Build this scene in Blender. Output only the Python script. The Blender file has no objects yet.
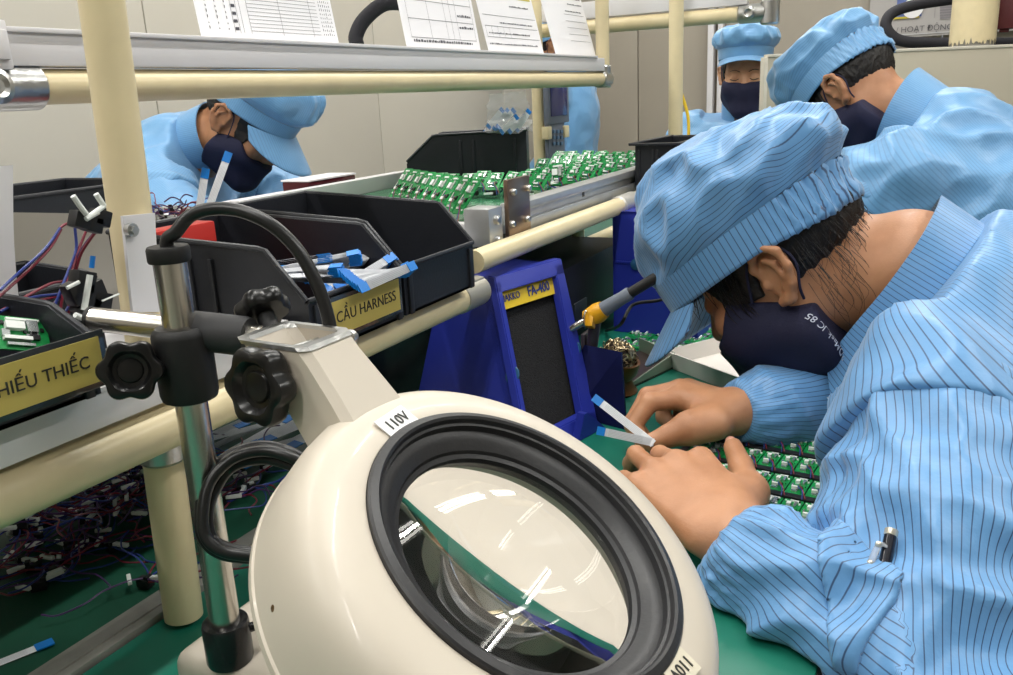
ENERGY, EXPOSURE = 14.5, 0.0
import bpy, bmesh, math, random
import numpy as np
from mathutils import Vector as V, Matrix as M, Quaternion
random.seed(7)
SC = bpy.context.scene
COL = SC.collection
PI = math.pi
# ---------------------------------------------------------------- camera frame
F, CX, CY, CAMH = 860.0, 506.5, 337.5, 0.37
_v = V((960 - CX, 74 - CY, F))
_X = _v.normalized()
_xv = 650.0
_D = V((_xv - CX, -(F * F + (960 - CX) * (_xv - CX)) / (74 - CY), F)).normalized()
_Z = -_D
_Y = _Z.cross(_X)
RC = M((_X, _Y, _Z))                      # world = RC @ (right, down, forward)
CAM = V((0, 0, CAMH))
def at(px, py, d): return CAM + RC @ (V((px - CX, py - CY, F)) * (d / F))
def ray(px, py): return RC @ (V((px - CX, py - CY, F)) / F)
def PXO(p):
    c = RC.transposed() @ (V(p) - CAM); return CX + F * c.x / c.z, CY + F * c.y / c.z
def at_z(px, py, z=0.0):
    r = ray(px, py); return CAM + r * ((z - CAMH) / r.z)
def at_y(px, py, y):
    r = ray(px, py); return CAM + r * (y / r.y)
def at_x(px, py, x):
    r = ray(px, py); return CAM + r * (x / r.x)

# ---------------------------------------------------------------- materials
def lin(c):
    if isinstance(c, str):
        c = c.lstrip('#'); c = [int(c[i:i + 2], 16) for i in (0, 2, 4)]
    return tuple(((x / 255) / 12.92 if x / 255 <= .04045 else ((x / 255 + .055) / 1.055) ** 2.4) for x in c) + (1,)
MATS = {}
def mat(name, c, rough=.5, metal=0., var=0., vscale=20, bump=0., bscale=80, spec=.5, trans=0., ior=1.45, emis=0., alpha=1., sheen=0., coat=0., c2=None):
    if name in MATS: return MATS[name]
    m = bpy.data.materials.new(name); m.use_nodes = True
    nt = m.node_tree; b = nt.nodes['Principled BSDF']
    b.inputs['Base Color'].default_value = lin(c)
    b.inputs['Roughness'].default_value = rough; b.inputs['Metallic'].default_value = metal
    b.inputs['Specular IOR Level'].default_value = spec; b.inputs['IOR'].default_value = ior
    b.inputs['Transmission Weight'].default_value = trans; b.inputs['Alpha'].default_value = alpha
    b.inputs['Coat Weight'].default_value = coat
    if sheen: b.inputs['Sheen Weight'].default_value = sheen
    if emis:
        b.inputs['Emission Color'].default_value = lin(c); b.inputs['Emission Strength'].default_value = emis
    tc = None
    if var or bump:
        tc = nt.nodes.new('ShaderNodeTexCoord')
    if var:
        n = nt.nodes.new('ShaderNodeTexNoise'); n.inputs['Scale'].default_value = vscale; n.inputs['Detail'].default_value = 4
        nt.links.new(tc.outputs['Object'], n.inputs['Vector'])
        mx = nt.nodes.new('ShaderNodeMix'); mx.data_type = 'RGBA'
        cc = lin(c); d = lin(c2) if c2 else tuple(x * (1 - var) for x in cc[:3]) + (1,)
        mx.inputs['A'].default_value = cc; mx.inputs['B'].default_value = d
        rr = nt.nodes.new('ShaderNodeMapRange'); rr.inputs['From Min'].default_value = .4; rr.inputs['From Max'].default_value = .7
        nt.links.new(n.outputs['Fac'], rr.inputs['Value'])
        nt.links.new(rr.outputs['Result'], mx.inputs['Factor']); nt.links.new(mx.outputs['Result'], b.inputs['Base Color'])
    if bump:
        n = nt.nodes.new('ShaderNodeTexNoise'); n.inputs['Scale'].default_value = bscale; n.inputs['Detail'].default_value = 3
        nt.links.new(tc.outputs['Object'], n.inputs['Vector'])
        bp = nt.nodes.new('ShaderNodeBump'); bp.inputs['Strength'].default_value = bump; bp.inputs['Distance'].default_value = .002
        nt.links.new(n.outputs['Fac'], bp.inputs['Height']); nt.links.new(bp.outputs['Normal'], b.inputs['Normal'])
    MATS[name] = m; return m

# ---------------------------------------------------------------- object helpers
WM = {}
def tag(o, label=None, cat=None, group=None, kind=None):
    if label: o['label'] = label
    if cat: o['category'] = cat
    if group: o['group'] = group
    if kind: o['kind'] = kind
    return o
def thing(name, label, cat, loc=(0, 0, 0), group=None, rot=None):
    o = bpy.data.objects.new(name, None); COL.objects.link(o)
    o.empty_display_size = .02
    m = M.Translation(V(loc))
    if rot is not None: m = m @ rot.to_4x4()
    o.matrix_world = m; WM[o.name] = m.copy()
    return tag(o, label, cat, group)
def obj(name, bm, mats, parent=None, local=False, smooth=40, label=None):
    me = bpy.data.meshes.new(name)
    if parent is not None and not local: bm.transform(WM[parent.name].inverted())
    bm.to_mesh(me); bm.free()
    for m in (mats if isinstance(mats, (list, tuple)) else [mats]): me.materials.append(m)
    if smooth:
        for p in me.polygons: p.use_smooth = True
        if smooth < 180: me.set_sharp_from_angle(angle=math.radians(smooth))
    o = bpy.data.objects.new(name, me); COL.objects.link(o)
    if parent is not None:
        o.parent = parent; WM[o.name] = WM[parent.name]
    else: WM[o.name] = M.Identity(4)
    if label: o['label'] = label
    return o
def struct(name, bm, m, **k):
    o = obj(name, bm, m, **k); o['kind'] = 'structure'; return o
def solo(name, bm, m, label, cat, loc=None, group=None, kind=None, smooth=40):
    o = obj(name, bm, m, smooth=smooth)
    if loc is not None:
        o.data.transform(M.Translation(-V(loc))); o.location = loc; WM[o.name] = M.Translation(V(loc))
    return tag(o, label, cat, group, kind)
def dup(root, loc, rot=(0, 0, 0), label=None, group=None, scale=None):
    r = root.copy(); COL.objects.link(r); r.location = loc; r.rotation_mode = 'XYZ'; r.rotation_euler = rot
    if scale: r.scale = scale
    if label: r['label'] = label
    if group: r['group'] = group
    for ch in list(root.children):
        c = ch.copy(); COL.objects.link(c); c.parent = r
        for g in list(ch.children):
            d = g.copy(); COL.objects.link(d); d.parent = c
    return r
NB = bmesh.new
def setmi(faces, mi):
    for f in faces: f.material_index = mi
def box(bm, c, s, rot=None, bev=0., mi=0, seg=2):
    r = bmesh.ops.create_cube(bm, size=1.0); vs = r['verts']
    m = M.Translation(V(c)) @ (rot.to_4x4() if rot is not None else M.Identity(4)) @ M.Diagonal((*s, 1))
    bmesh.ops.transform(bm, matrix=m, verts=vs)
    fs = set(f for v in vs for f in v.link_faces)
    setmi(fs, mi)
    if bev:
        es = set(e for v in vs for e in v.link_edges)
        g = bmesh.ops.bevel(bm, geom=list(es), offset=bev, segments=seg, profile=.6, affect='EDGES')
        setmi(g['faces'], mi)
def frame(axis, up=None):
    z = V(axis).normalized()
    u = V(up) if up is not None else (V((0, 0, 1)) if abs(z.z) < .9 else V((0, 1, 0)))
    x = u.cross(z)
    if x.length < 1e-6: x = V((1, 0, 0)).cross(z)
    x.normalize(); y = z.cross(x)
    return M((x, y, z)).transposed()
def ring(bm, c, fr, rx, ry, n, ph=0):
    return [bm.verts.new(V(c) + fr @ V((rx * math.cos(ph + 2 * PI * i / n), ry * math.sin(ph + 2 * PI * i / n), 0))) for i in range(n)]
def bridge(bm, a, b, mi=0):
    n = len(a)
    for i in range(n):
        f = bm.faces.new((a[i], a[(i + 1) % n], b[(i + 1) % n], b[i])); f.material_index = mi
def cap(bm, a, rev=False, mi=0):
    f = bm.faces.new(a[::-1] if rev else a); f.material_index = mi
def cyl(bm, p0, p1, r0, r1=None, n=24, mi=0, bev=0.):
    p0, p1 = V(p0), V(p1); r1 = r0 if r1 is None else r1
    fr = frame(p1 - p0); d = (p1 - p0).normalized()
    if bev:
        st = [(p0, r0 - bev), (p0 + d * bev, r0), (p1 - d * bev, r1), (p1, r1 - bev)]
    else: st = [(p0, r0), (p1, r1)]
    rs = [ring(bm, p, fr, r, r, n) for p, r in st]
    for a, b in zip(rs, rs[1:]): bridge(bm, a, b, mi)
    cap(bm, rs[0], True, mi); cap(bm, rs[-1], False, mi)
def catmull(pts, k=6, closed=False):
    pts = [V(p) for p in pts]; out = []; n = len(pts)
    for i in range(n if closed else n - 1):
        if closed: a, b, c, d = pts[i - 1], pts[i], pts[(i + 1) % n], pts[(i + 2) % n]
        else:
            b, c = pts[i], pts[i + 1]
            a = pts[i - 1] if i else b * 2 - c
            d = pts[i + 2] if i + 2 < n else c * 2 - b
        for j in range(k):
            t = j / k
            out.append(.5 * ((2 * b) + (c - a) * t + (2 * a - 5 * b + 4 * c - d) * t * t + (3 * b - a - 3 * c + d) * t ** 3))
    if not closed: out.append(pts[-1])
    return out
def tube(bm, pts, r, n=10, k=6, mi=0, closed=False, flat=None):
    P = catmull(pts, k, closed) if k > 1 else [V(p) for p in pts]
    m = len(P); rs = []; up = None
    for i, p in enumerate(P):
        if closed: t = P[(i + 1) % m] - P[i - 1]
        else: t = P[min(i + 1, m - 1)] - P[max(i - 1, 0)]
        if t.length < 1e-9: t = V((0, 0, 1))
        t.normalize()
        if up is None: up = frame(t).col[1].copy()
        up = (up - t * up.dot(t))
        if up.length < 1e-6: up = frame(t).col[1].copy()
        up.normalize()
        fr = M((up.cross(t), up, t)).transposed()
        rr = r[min(int(i * len(r) / m), len(r) - 1)] if isinstance(r, (list, tuple)) else (r(i / max(m - 1, 1)) if callable(r) else r)
        rs.append(ring(bm, p, fr, rr, rr * (flat or 1), n))
    for a, b in zip(rs, rs[1:]): bridge(bm, a, b, mi)
    if closed: bridge(bm, rs[-1], rs[0], mi)
    else: cap(bm, rs[0], True, mi); cap(bm, rs[-1], False, mi)
def lathe(bm, prof, o, axis, n=48, closed=False, mi=0, up=None):
    fr = frame(axis, up); o = V(o); z = fr.col[2]
    rs = [ring(bm, o + z * h, fr, max(r, 1e-5), max(r, 1e-5), n) for r, h in prof]
    for a, b in zip(rs, rs[1:]): bridge(bm, a, b, mi)
    if closed: bridge(bm, rs[-1], rs[0], mi)
    else:
        cap(bm, rs[0], True, mi); cap(bm, rs[-1], False, mi)
def prism(bm, poly, o, U, W, D, mi=0):
    """poly of (u,w) in plane (U,W) at o, extruded by vector D"""
    o, U, W, D = V(o), V(U), V(W), V(D)
    a = [bm.verts.new(o + U * u + W * w) for u, w in poly]
    b = [bm.verts.new(v.co + D) for v in a]
    bridge(bm, a, b, mi); cap(bm, a, True, mi); cap(bm, b, False, mi)
def quadbox(bm, q, th, mi=0):
    """slab: quad q (4 points) thickened by th along its normal (backwards)"""
    q = [V(p) for p in q]; nrm = (q[1] - q[0]).cross(q[3] - q[0]).normalized()
    a = [bm.verts.new(p) for p in q]; b = [bm.verts.new(p - nrm * th) for p in q]
    bridge(bm, a, b, mi); cap(bm, a, False, mi); cap(bm, b, True, mi)
    bmesh.ops.recalc_face_normals(bm, faces=bm.faces[:])
def fix(bm): bmesh.ops.recalc_face_normals(bm, faces=bm.faces[:])
def gridmesh(bm, G, mi=0, closed_u=False):
    vs = [[bm.verts.new(p) for p in row] for row in G]
    for a, b in zip(vs, vs[1:]):
        n = len(a)
        for i in range(n if closed_u else n - 1):
            f = bm.faces.new((a[i], a[(i + 1) % n], b[(i + 1) % n], b[i])); f.material_index = mi
    return vs
def text(name, s, size, o, U, W, m, parent=None, th=.0002, align='CENTER', local=False, sx=1., shear=0., bold=0.):
    cu = bpy.data.curves.new(name, 'FONT'); cu.body = s; cu.size = size; cu.align_x = align; cu.align_y = 'CENTER'
    cu.extrude = th; cu.shear = shear; cu.offset = bold; cu.resolution_u = 3
    t = bpy.data.objects.new(name + '_c', cu); COL.objects.link(t)
    bpy.context.view_layer.update()
    dg = bpy.context.evaluated_depsgraph_get()
    me = bpy.data.meshes.new_from_object(t.evaluated_get(dg))
    bpy.data.objects.remove(t); bpy.data.curves.remove(cu)
    U, W = V(U).normalized(), V(W).normalized(); N = U.cross(W)
    mm = M((U * sx, W, N)).transposed().to_4x4(); mm.translation = V(o)
    me.transform(mm)
    bm = NB(); bm.from_mesh(me); bpy.data.meshes.remove(me)
    return obj(name, bm, m, parent, local=local, smooth=0)
# ================================================================ materials in common
cream = mat('cream_pipe', (226, 210, 170), .32, var=.06, vscale=30)
alum = mat('aluminium', (205, 206, 208), .38, metal=.75, var=.08, vscale=40)
white_alu = mat('white_aluminium', (226, 224, 226), .35, metal=.05)
steel = mat('cast_joint', (190, 190, 188), .3, metal=1., bump=.3, bscale=120)
chrome = mat('chrome', (205, 200, 192), .26, metal=1.)
blackp = mat('black_plastic', (26, 27, 31), .42, bump=.1, bscale=300)
blackg = mat('black_gloss', (16, 16, 17), .28)
rubber = mat('black_rubber', (22, 22, 23), .55)
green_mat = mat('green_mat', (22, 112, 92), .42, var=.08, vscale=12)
green_belt = mat('green_belt', (52, 112, 78), .22, var=.1, vscale=8)
wall_m = mat('wall_panel', (188, 182, 170), .55, var=.03, vscale=3)
wall_e = mat('wall_panel_end_dim', (168, 160, 147), .55, var=.04, vscale=3)  # darker copy of the panel colour, grazing light on the end wall painted in
paper_m = mat('paper', (240, 239, 242), .35)
ink_m = mat('ink', (70, 70, 78), .6)
yel_lab = mat('yellow_label', (184, 166, 88), .4)
letter_m = mat('dark_lettering', (40, 40, 36), .5)
bluep = mat('blue_plastic', (38, 50, 150), .38)
blue_ffc = mat('blue_stiffener', (20, 120, 205), .35)
white_ffc = mat('white_ribbon', (232, 234, 238), .4)
pcb_g = mat('pcb_green', (22, 140, 70), .35, var=.25, vscale=400)
comp_w = mat('component_white', (228, 232, 228), .35)
comp_s = mat('component_silver', (200, 205, 205), .25, metal=.8)
comp_k = mat('component_black', (20, 20, 22), .4)
wire_r = mat('wire_red', (120, 34, 52), .4)
wire_b = mat('wire_blue', (44, 60, 130), .4)
wire_p = mat('wire_purple', (72, 44, 92), .4)
wire_k = mat('wire_black', (18, 18, 20), .4)
lampw = mat('lamp_cream', (196, 187, 173), .42, coat=.1)

# ================================================================ room
ZF, ZC = -.75, 1.95
XW, YW = 5.3, 2.2
bm = NB(); box(bm, (1.4, -.4, ZF - .05), (8.4, 5.4, .1)); struct('floor', bm, mat('floor_vinyl', (120, 128, 124), .4, var=.05))
bm = NB(); box(bm, (1.4, -.4, ZC + .05), (8.4, 5.4, .1)); struct('ceiling', bm, mat('ceiling_panel', (232, 232, 228), .7))
bm = NB()
for i in range(7):
    x0 = -2.75 + i * 1.18
    box(bm, (x0 + .588, YW + .03, .6), (1.176, .06, 2.7), bev=.003)
struct('wall_left', bm, wall_m)
bm = NB()
ys = [-3.0, -1.9, -.9, .1, .62, 1.38, 2.2]
ys = [2.2, 1.765, 1.0, .1, -.9, -1.9, -3.0]
for a, b in zip(ys, ys[1:]):
    box(bm, (XW + .03, (a + b) / 2, .6), (.06, abs(a - b) - .006, 2.7), bev=.003)
struct('wall_end', bm, wall_e)
bm = NB(); box(bm, (1.4, -3.03, .6), (8.4, .06, 2.7)); struct('wall_right', bm, wall_m)
bm = NB(); box(bm, (-2.73, -.4, .6), (.06, 5.3, 2.7)); struct('wall_back', bm, wall_m)
# narrow white door frame far behind the woman at the end of the bench
p = at_x(711, 60, 5.24)
bm = NB()
box(bm, (5.25, p.y, .5), (.06, .035, 2.5), bev=.004)
box(bm, (5.25, p.y - .055, .5), (.05, .03, 2.5), bev=.004)
box(bm, (5.25, p.y - .5, 1.55), (.06, .9, .05), bev=.004)
struct('trim_1', bm, white_alu)

# ceiling light fixtures (twin tube battens)
tube_m = mat('tube_glow', (255, 252, 245), .5, emis=9.)
fix_m = mat('fixture_white', (235, 235, 232), .5)
def batten(cx, cy, ang, label):
    rt = M.Rotation(ang, 3, 'Z')
    t = thing('ceiling_light', label, 'ceiling light', (cx, cy, ZC), 'twin tube lights on the ceiling', rot=rt)
    b = NB(); box(b, (0, 0, -.03), (1.24, .2, .06), bev=.008); obj('housing', b, fix_m, t, local=True)
    for s in (-1, 1):
        b = NB(); cyl(b, (-.59, s * .055, -.085), (.59, s * .055, -.085), .016, n=12); obj('tube', b, tube_m, t, local=True)
    for s in (-1, 1):
        b = NB(); box(b, (s * .6, 0, -.08), (.02, .15, .05), bev=.004); obj('lamp_holder', b, fix_m, t, local=True)
    return t
LIGHTS = []
for cx in (-.9, .7, 2.3, 3.9):
    for cy in (-1.3, .2, 1.5):
        if cy < 0 and (cx < 0 or cx > 3): continue
        batten(cx, cy, 0, 'white twin tube light on the ceiling')
        LIGHTS.append((cx, cy))

# ================================================================ bench
X0, X1, YB0, YB1 = -.5, 2.75, .05, 1.12
t = thing('work_bench', 'long workbench under the green mats with grey metal edge strip', 'workbench', (1.2, .55, ZF))
bm = NB(); box(bm, ((X0 + X1) / 2, (YB0 + YB1) / 2, -.0225), (X1 - X0, YB1 - YB0, .037), bev=.004); obj('tabletop', bm, mat('laminate', (188, 184, 174), .4), t)
bm = NB(); box(bm, ((X0 + X1) / 2, .52, .0005), (X1 - X0, .028, .009), bev=.002); box(bm, ((X0 + X1) / 2, .52, .0055), (X1 - X0, .012, .002)); obj('edge_strip', bm, mat('grey_strip', (150, 148, 142), .45, metal=.3, var=.15, vscale=60), t)
for sx in (X0 + .06, X1 - .06):
    for sy in (YB0 + .06, YB1 - .06):
        bm = NB(); box(bm, (sx, sy, (ZF - .041) / 2), (.04, .04, -ZF - .041), bev=.003); obj('leg', bm, alum, t)
bm = NB(); box(bm, ((X0 + X1) / 2, (YB0 + .505) / 2, -.0015), (X1 - X0, .503 - YB0, .0045), bev=.001)
solo('antistatic_mat', bm, green_mat, 'green antistatic mat along the worker side of the bench', 'mat', (1.2, .25, -.004))
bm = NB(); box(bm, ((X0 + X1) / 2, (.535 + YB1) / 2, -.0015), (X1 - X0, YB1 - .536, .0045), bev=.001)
solo('antistatic_mat', bm, mat('green_mat_shaded', (24, 80, 60), .45, var=.3, vscale=9), 'green mat strewn with loose harnesses under the shelf', 'mat', (1.2, .83, -.004))  # shade under the shelf is put into this mat's darker green

# ================================================================ pipe rack carrying the bins (front) and the document rail (back)
def joint(b, p, axis, L=.05, r=.0185):
    a = V(axis).normalized()
    cyl(b, V(p) - a * L / 2, V(p) + a * L / 2, r, n=24, bev=.003)
YP, YR, ZR = .4875, .445, .169
XR = at_y(470, 294, YR).x
rk = thing('pipe_rack', 'cream pipe rack with metal joints standing on the bench, holding the bins', 'rack', (.39, .4875, 0))
bm = NB(); cyl(bm, (.389, YP, .004), (.3955, YP, ZR + .02), .014, n=28); obj('lower_post', bm, cream, rk)
bm = NB(); cyl(bm, (.3955, YP, ZR + .02), (.4245, YP, 1.0), .014, n=28); obj('upper_post', bm, cream, rk)
bm = NB(); cyl(bm, (-.3, YR, ZR + .006), (XR, YR, ZR), .0152, n=28); obj('bin_rail', bm, cream, rk)
bm = NB(); joint(bm, (XR - .004, YR, ZR), (1, 0, 0), .05, .0162); box(bm, (XR - .004, YR + .004, ZR + .006), (.046, .026, .02), bev=.003); obj('rail_joint', bm, mat('grey_joint', (176, 172, 160), .4, metal=.4), rk)
bm = NB(); joint(bm, (.394, YP, ZR - .026), (0, 0, 1), .030, .0168); box(bm, (.3925, (YP + YR) / 2, ZR - .006), (.03, .03, .022), bev=.004); obj('post_joint', bm, steel, rk)
bm = NB(); box(bm, (.09, YR + .002, .2022), (.78, .022, .0225), bev=.0015); box(bm, (.09, YR + .002, .2142), (.78, .026, .0025)); obj('bin_shelf_beam', bm, white_alu, rk)
bm = NB(); box(bm, (.27, .745, .174), (1.1, .37, .016), bev=.002)  # deck under the rear bins, widened out of view to shade the mat
for x in (-.2, .28, .52): box(bm, (x, .52, .171), (.02, .14, .014))
obj('back_shade_deck', bm, white_alu, rk)
# aluminium bracket plate beside the post
q = [at_y(123, 216, .4705), at_y(155, 213, .4705), at_y(160, 312, .4705), at_y(133, 312, .4705)]
bm = NB(); quadbox(bm, q[::-1], .0025)
obj('bracket_plate', bm, white_alu, rk)
c = at_y(129, 230, .4705); bm = NB(); cyl(bm, c, c + V((0, -.004, 0)), .0045, n=16); cyl(bm, c + V((0, -.004, 0)), c + V((0, -.0065, 0)), .0028, n=6); obj('bolt', bm, steel, rk)

# back frame: document rail with posts
YU, ZU = .66, .3935
xl = at_y(44, 85, YU).x
rk2 = thing('pipe_rack', 'cream pipe frame with white beam carrying the row of papers', 'rack', (1.7, .66, ZU))
bm = NB(); cyl(bm, (xl - .03, YU, ZU), (1.75, YU, ZU), .014, n=28); obj('document_rail', bm, cream, rk2)
bm = NB(); z0, z1 = .4085, .4340
box(bm, ((xl - .35 + 1.735) / 2, YU, (z0 + z1) / 2), (1.735 - xl + .35, .024, z1 - z0), bev=.002)
box(bm, ((xl - .35 + 1.69) / 2, YU, z1 + .0015), (1.69 - xl + .35, .03, .004), bev=.001)
box(bm, ((xl - .35 + 1.69) / 2, YU + .02, z1 - .012), (1.69 - xl + .35, .016, .004))
obj('document_beam', bm, white_alu, rk2)
pj = V((xl - .036, YU, ZU))
bm = NB(); joint(bm, pj, (1, 0, 0), .06, .018); lathe(bm, [(.0135, 0), (.0135, .006), (.009, .008), (.006, .0055)], pj + V((-.018, -.016, 0)), (0, -1, .1), n=24)
obj('rail_joint', bm, steel, rk2)
cp = at_y(3, 45, YU - .016); bm = NB(); box(bm, cp + V((-.004, 0, 0)), (.016, .006, .036), bev=.002); box(bm, cp + V((-.004, -.004, 0)), (.010, .006, .022), bev=.002); obj('beam_clip', bm, white_alu, rk2)
bm = NB(); cyl(bm, (1.76, YU + .002, ZU - .016), (1.76, YU + .002, 1.3), .014, n=24); obj('end_post', bm, cream, rk2)
bm = NB(); joint(bm, (1.753, YU, ZU), (1, 0, 0), .045, .0175); joint(bm, (1.76, YU + .002, ZU + .005), (0, 0, 1), .045, .0172); obj('post_joint', bm, steel, rk2)
bm = NB(); cyl(bm, (1.81, .835, .0), (1.81, .835, 1.3), .014, n=24); obj('rear_post', bm, cream, rk2)
bm = NB(); cyl(bm, (1.76, YU, .9), (1.81, .835, .9), .012, n=16); obj('cross_pipe', bm, cream, rk2)

# frame across the aisle end: cross rail, posts
rk3 = thing('pipe_rack', 'cream pipe frame crossing behind the workers with a plain white board on top', 'rack', (1.66, .45, 0))
XK = 1.86
pa, pb = at_x(541, 28, XK), at_x(748, 17, XK)
zc = (pa.z + pb.z) / 2
bm = NB(); cyl(bm, (XK, pa.y, zc), (XK, pb.y, zc), .0150, n=24); obj('cross_rail', bm, cream, rk3)
bm = NB(); box(bm, (XK, (pa.y + pb.y) / 2, zc + .034), (.02, pa.y - pb.y, .034), bev=.002); obj('cross_beam', bm, white_alu, rk3)
bm = NB(); box(bm, (XK + .02, (pa.y + pb.y) / 2, zc + .18), (.008, pa.y - pb.y, .24), bev=.001); obj('board', bm, mat('white_board', (222, 222, 226), .4), rk3)
p6 = at_x(676, 60, 1.70)
bm = NB(); cyl(bm, (1.70, p6.y, .0), (1.70, p6.y, 1.4), .0138, n=24); obj('front_post', bm, cream, rk3)
p7 = at_x(770, 17, XK)
bm = NB(); cyl(bm, (XK, p7.y, zc - .012), (XK, p7.y, 1.4), .0128, n=24); obj('upper_post', bm, cream, rk3)
bm = NB(); joint(bm, (XK, p7.y + .034, zc), (0, 1, 0), .056, .0185); joint(bm, (XK, p7.y, zc), (0, 0, 1), .047, .0185); cyl(bm, (1.70, p6.y, zc + .12), (XK, p6.y, zc + .12), .011, n=16)
lathe(bm, [(.012, 0), (.012, .005), (.008, .007), (.005, .005)], V((XK - .017, p7.y + .038, zc)), (-1, 0, 0), n=20); obj('rail_joint', bm, steel, rk3)

# ================================================================ conveyor
YC0, YC1, XC0, XC1, ZB = .475, .93, .945, 1.665, .216
cv = thing('belt_conveyor', 'short belt conveyor of green belt and aluminium beams behind the steel plate', 'conveyor', (1.4, .66, 0))
bm = NB(); box(bm, ((XC0 + XC1) / 2, (YC0 + YC1) / 2 + .012, ZB - .004), (XC1 - XC0, YC1 - YC0 - .03, .006), bev=.002); obj('belt', bm, green_belt, cv)
bm = NB(); yb = YC0 + .016
xe = 1.66
box(bm, ((XC0 + .02 + xe) / 2, yb, .2335), (xe - XC0 - .02, .026, .011), bev=.002)
box(bm, ((XC0 + .02 + xe) / 2, yb + .003, .222), (xe - XC0 - .02, .018, .014))
box(bm, ((XC0 + .02 + xe) / 2, yb, .2085), (xe - XC0 - .02, .026, .015), bev=.002)
obj('front_beam', bm, alum, cv)
bm = NB(); box(bm, ((XC0 + xe) / 2, YC1, .222), (xe - XC0, .02, .036), bev=.002); obj('back_beam', bm, white_alu, cv)
bm = NB(); box(bm, (XC0 - .004, (YC0 + YC1) / 2 + .01, .203), (.02, YC1 - YC0 - .03, .03), bev=.004); obj('nose_bar', bm, white_alu, cv)
bm = NB(); box(bm, (1.31, .70, .098), (.72, .006, .188), bev=.001); obj('skirt_panel', bm, mat('dark_panel', (26, 34, 36), .25, var=.2, vscale=20), cv)
bm = NB(); box(bm, (.862, .60, .088), (.17, .006, .166), bev=.001); obj('skirt_panel', bm, MATS['dark_panel'], cv)
# end block and steel plate
q0 = at_y(494, 224, YC0 - .002)
bm = NB(); box(bm, (q0.x, YC0 + .012, .2225), (.034, .034, .045), bev=.002); obj('end_block', bm, alum, cv)
for dz in (.008, -.016):
    bm = NB(); lathe(bm, [(.0055, 0), (.0055, .004), (.004, .0055)], V((q0.x - .001, YC0 - .005, .2225 + dz)), (0, -1, 0), n=16); obj('bolt', bm, steel, cv)
pl = [at_y(505, 178, YC0 - .006), at_y(527, 175, YC0 - .006), at_y(528, 232, YC0 - .006), at_y(506, 240, YC0 - .006)]
xa, xb = pl[0].x, pl[1].x; zt = pl[1].z; zb = pl[3].z
bm = NB(); box(bm, ((xa + xb) / 2, YC0 - .006, (zt + zb) / 2), (xb - xa, .006, zt - zb), bev=.001); obj('end_plate', bm, mat('stainless', (150, 128, 112), .3, metal=.9), cv)
for (bx, by) in ((512, 192), (511, 224), (527, 188), (526, 219)):
    p = at_y(bx, by, YC0 - .009); bm = NB(); lathe(bm, [(.004, 0), (.004, .004), (.0028, .0055)], p, (0, -1, 0), n=14); obj('bolt', bm, steel, cv)
YQ, zp = .455, .197
bm = NB(); cyl(bm, (.805, YQ, zp), (1.5, YQ, zp), .0130, n=24); obj('support_pipe', bm, cream, cv)
bm = NB(); joint(bm, (1.30, YQ, zp), (1, 0, 0), .07, .0155); obj('pipe_joint', bm, mat('grey_joint2', (196, 194, 186), .4, metal=.4), cv)
pa, pb = at_y(532, 268, .66), at_y(607, 236, .66)
zz = (pa.z + pb.z) / 2
bm = NB(); cyl(bm, (pa.x - .3, .66, zz), (pb.x + .12, .66, zz), .014, n=24); obj('lower_pipe', bm, cream, cv)
pj = at_y(580, 249, .66); bm = NB(); joint(bm, (pj.x, .66, zz), (1, 0, 0), .035, .0175); box(bm, (pj.x, .646, zz - .004), (.02, .012, .012), bev=.003); obj('pipe_joint', bm, steel, cv)
bm = NB(); box(bm, (1.10, 1.045, .2085), (1.12, .17, .012), bev=.002); obj('side_shelf', bm, white_alu, cv)
for x in (1.15, 1.6):
    bm = NB(); cyl(bm, (x, .66, .004), (x, .66, .197), .013, n=20); box(bm, (x, .66, .2), (.03, .36, .014)); box(bm, (x, 1.02, .196), (.03, .2, .012)); cyl(bm, (x, 1.05, .004), (x, 1.05, .195), .012, n=16); obj('support_leg', bm, cream, cv)

# ================================================================ far partition, column and notice wall
def at_depthpair(): pass
pl, pr = at(766, 52, 2.3), at(1080, 49, 2.45)
t = thing('partition_board', 'beige partition board behind the standing worker', 'partition', (pl.x, pl.y, 0))
d = (pr - pl); d.z = 0; d.normalize(); nn = V((d.y, -d.x, 0))
ctr = (pl + pr) / 2; L = (V((pr.x, pr.y, 0)) - V((pl.x, pl.y, 0))).length
rt = M((d, nn, V((0, 0, 1)))).transposed()
zt = (pl.z + pr.z) / 2
bm = NB(); box(bm, (ctr.x, ctr.y, (zt + .0) / 2 + .001), (L, .02, zt), rot=rt, bev=.002); obj('panel', bm, mat('beige_board', (190, 182, 164), .5), t)
bm = NB(); box(bm, (ctr.x, ctr.y, zt + .003), (L, .026, .008), rot=rt, bev=.002); box(bm, V((pl.x, pl.y, zt / 2)) - d * .004, (.01, .026, zt), rot=rt, bev=.002); obj('edge_cap', bm, mat('beige_edge', (212, 206, 192), .4), t)
pc = at(974, 22, 2.85)
t = thing('painted_column', 'thick cream column with chipped paint behind the partition board', 'column', (pc.x, pc.y, 0))
bm = NB(); cyl(bm, (pc.x, pc.y, -.75), (pc.x, pc.y, 1.95), .066, n=40); obj('core', bm, mat('bare_grey', (150, 146, 138), .6), t)
zcut = at_x(974, 47, pc.x).z
bm = NB(); n = 96; fr = M.Identity(3)
lo = [bm.verts.new((pc.x + .07 * math.cos(2 * PI * i / n), pc.y + .07 * math.sin(2 * PI * i / n), zcut + .012 + .011 * math.sin(i * 2.3) * math.sin(i * .7) + random.uniform(-.006, .008))) for i in range(n)]
hi = [bm.verts.new((v.co.x, v.co.y, 1.95)) for v in lo]
bridge(bm, lo, hi); obj('paint_coat', bm, cream, t)
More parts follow.
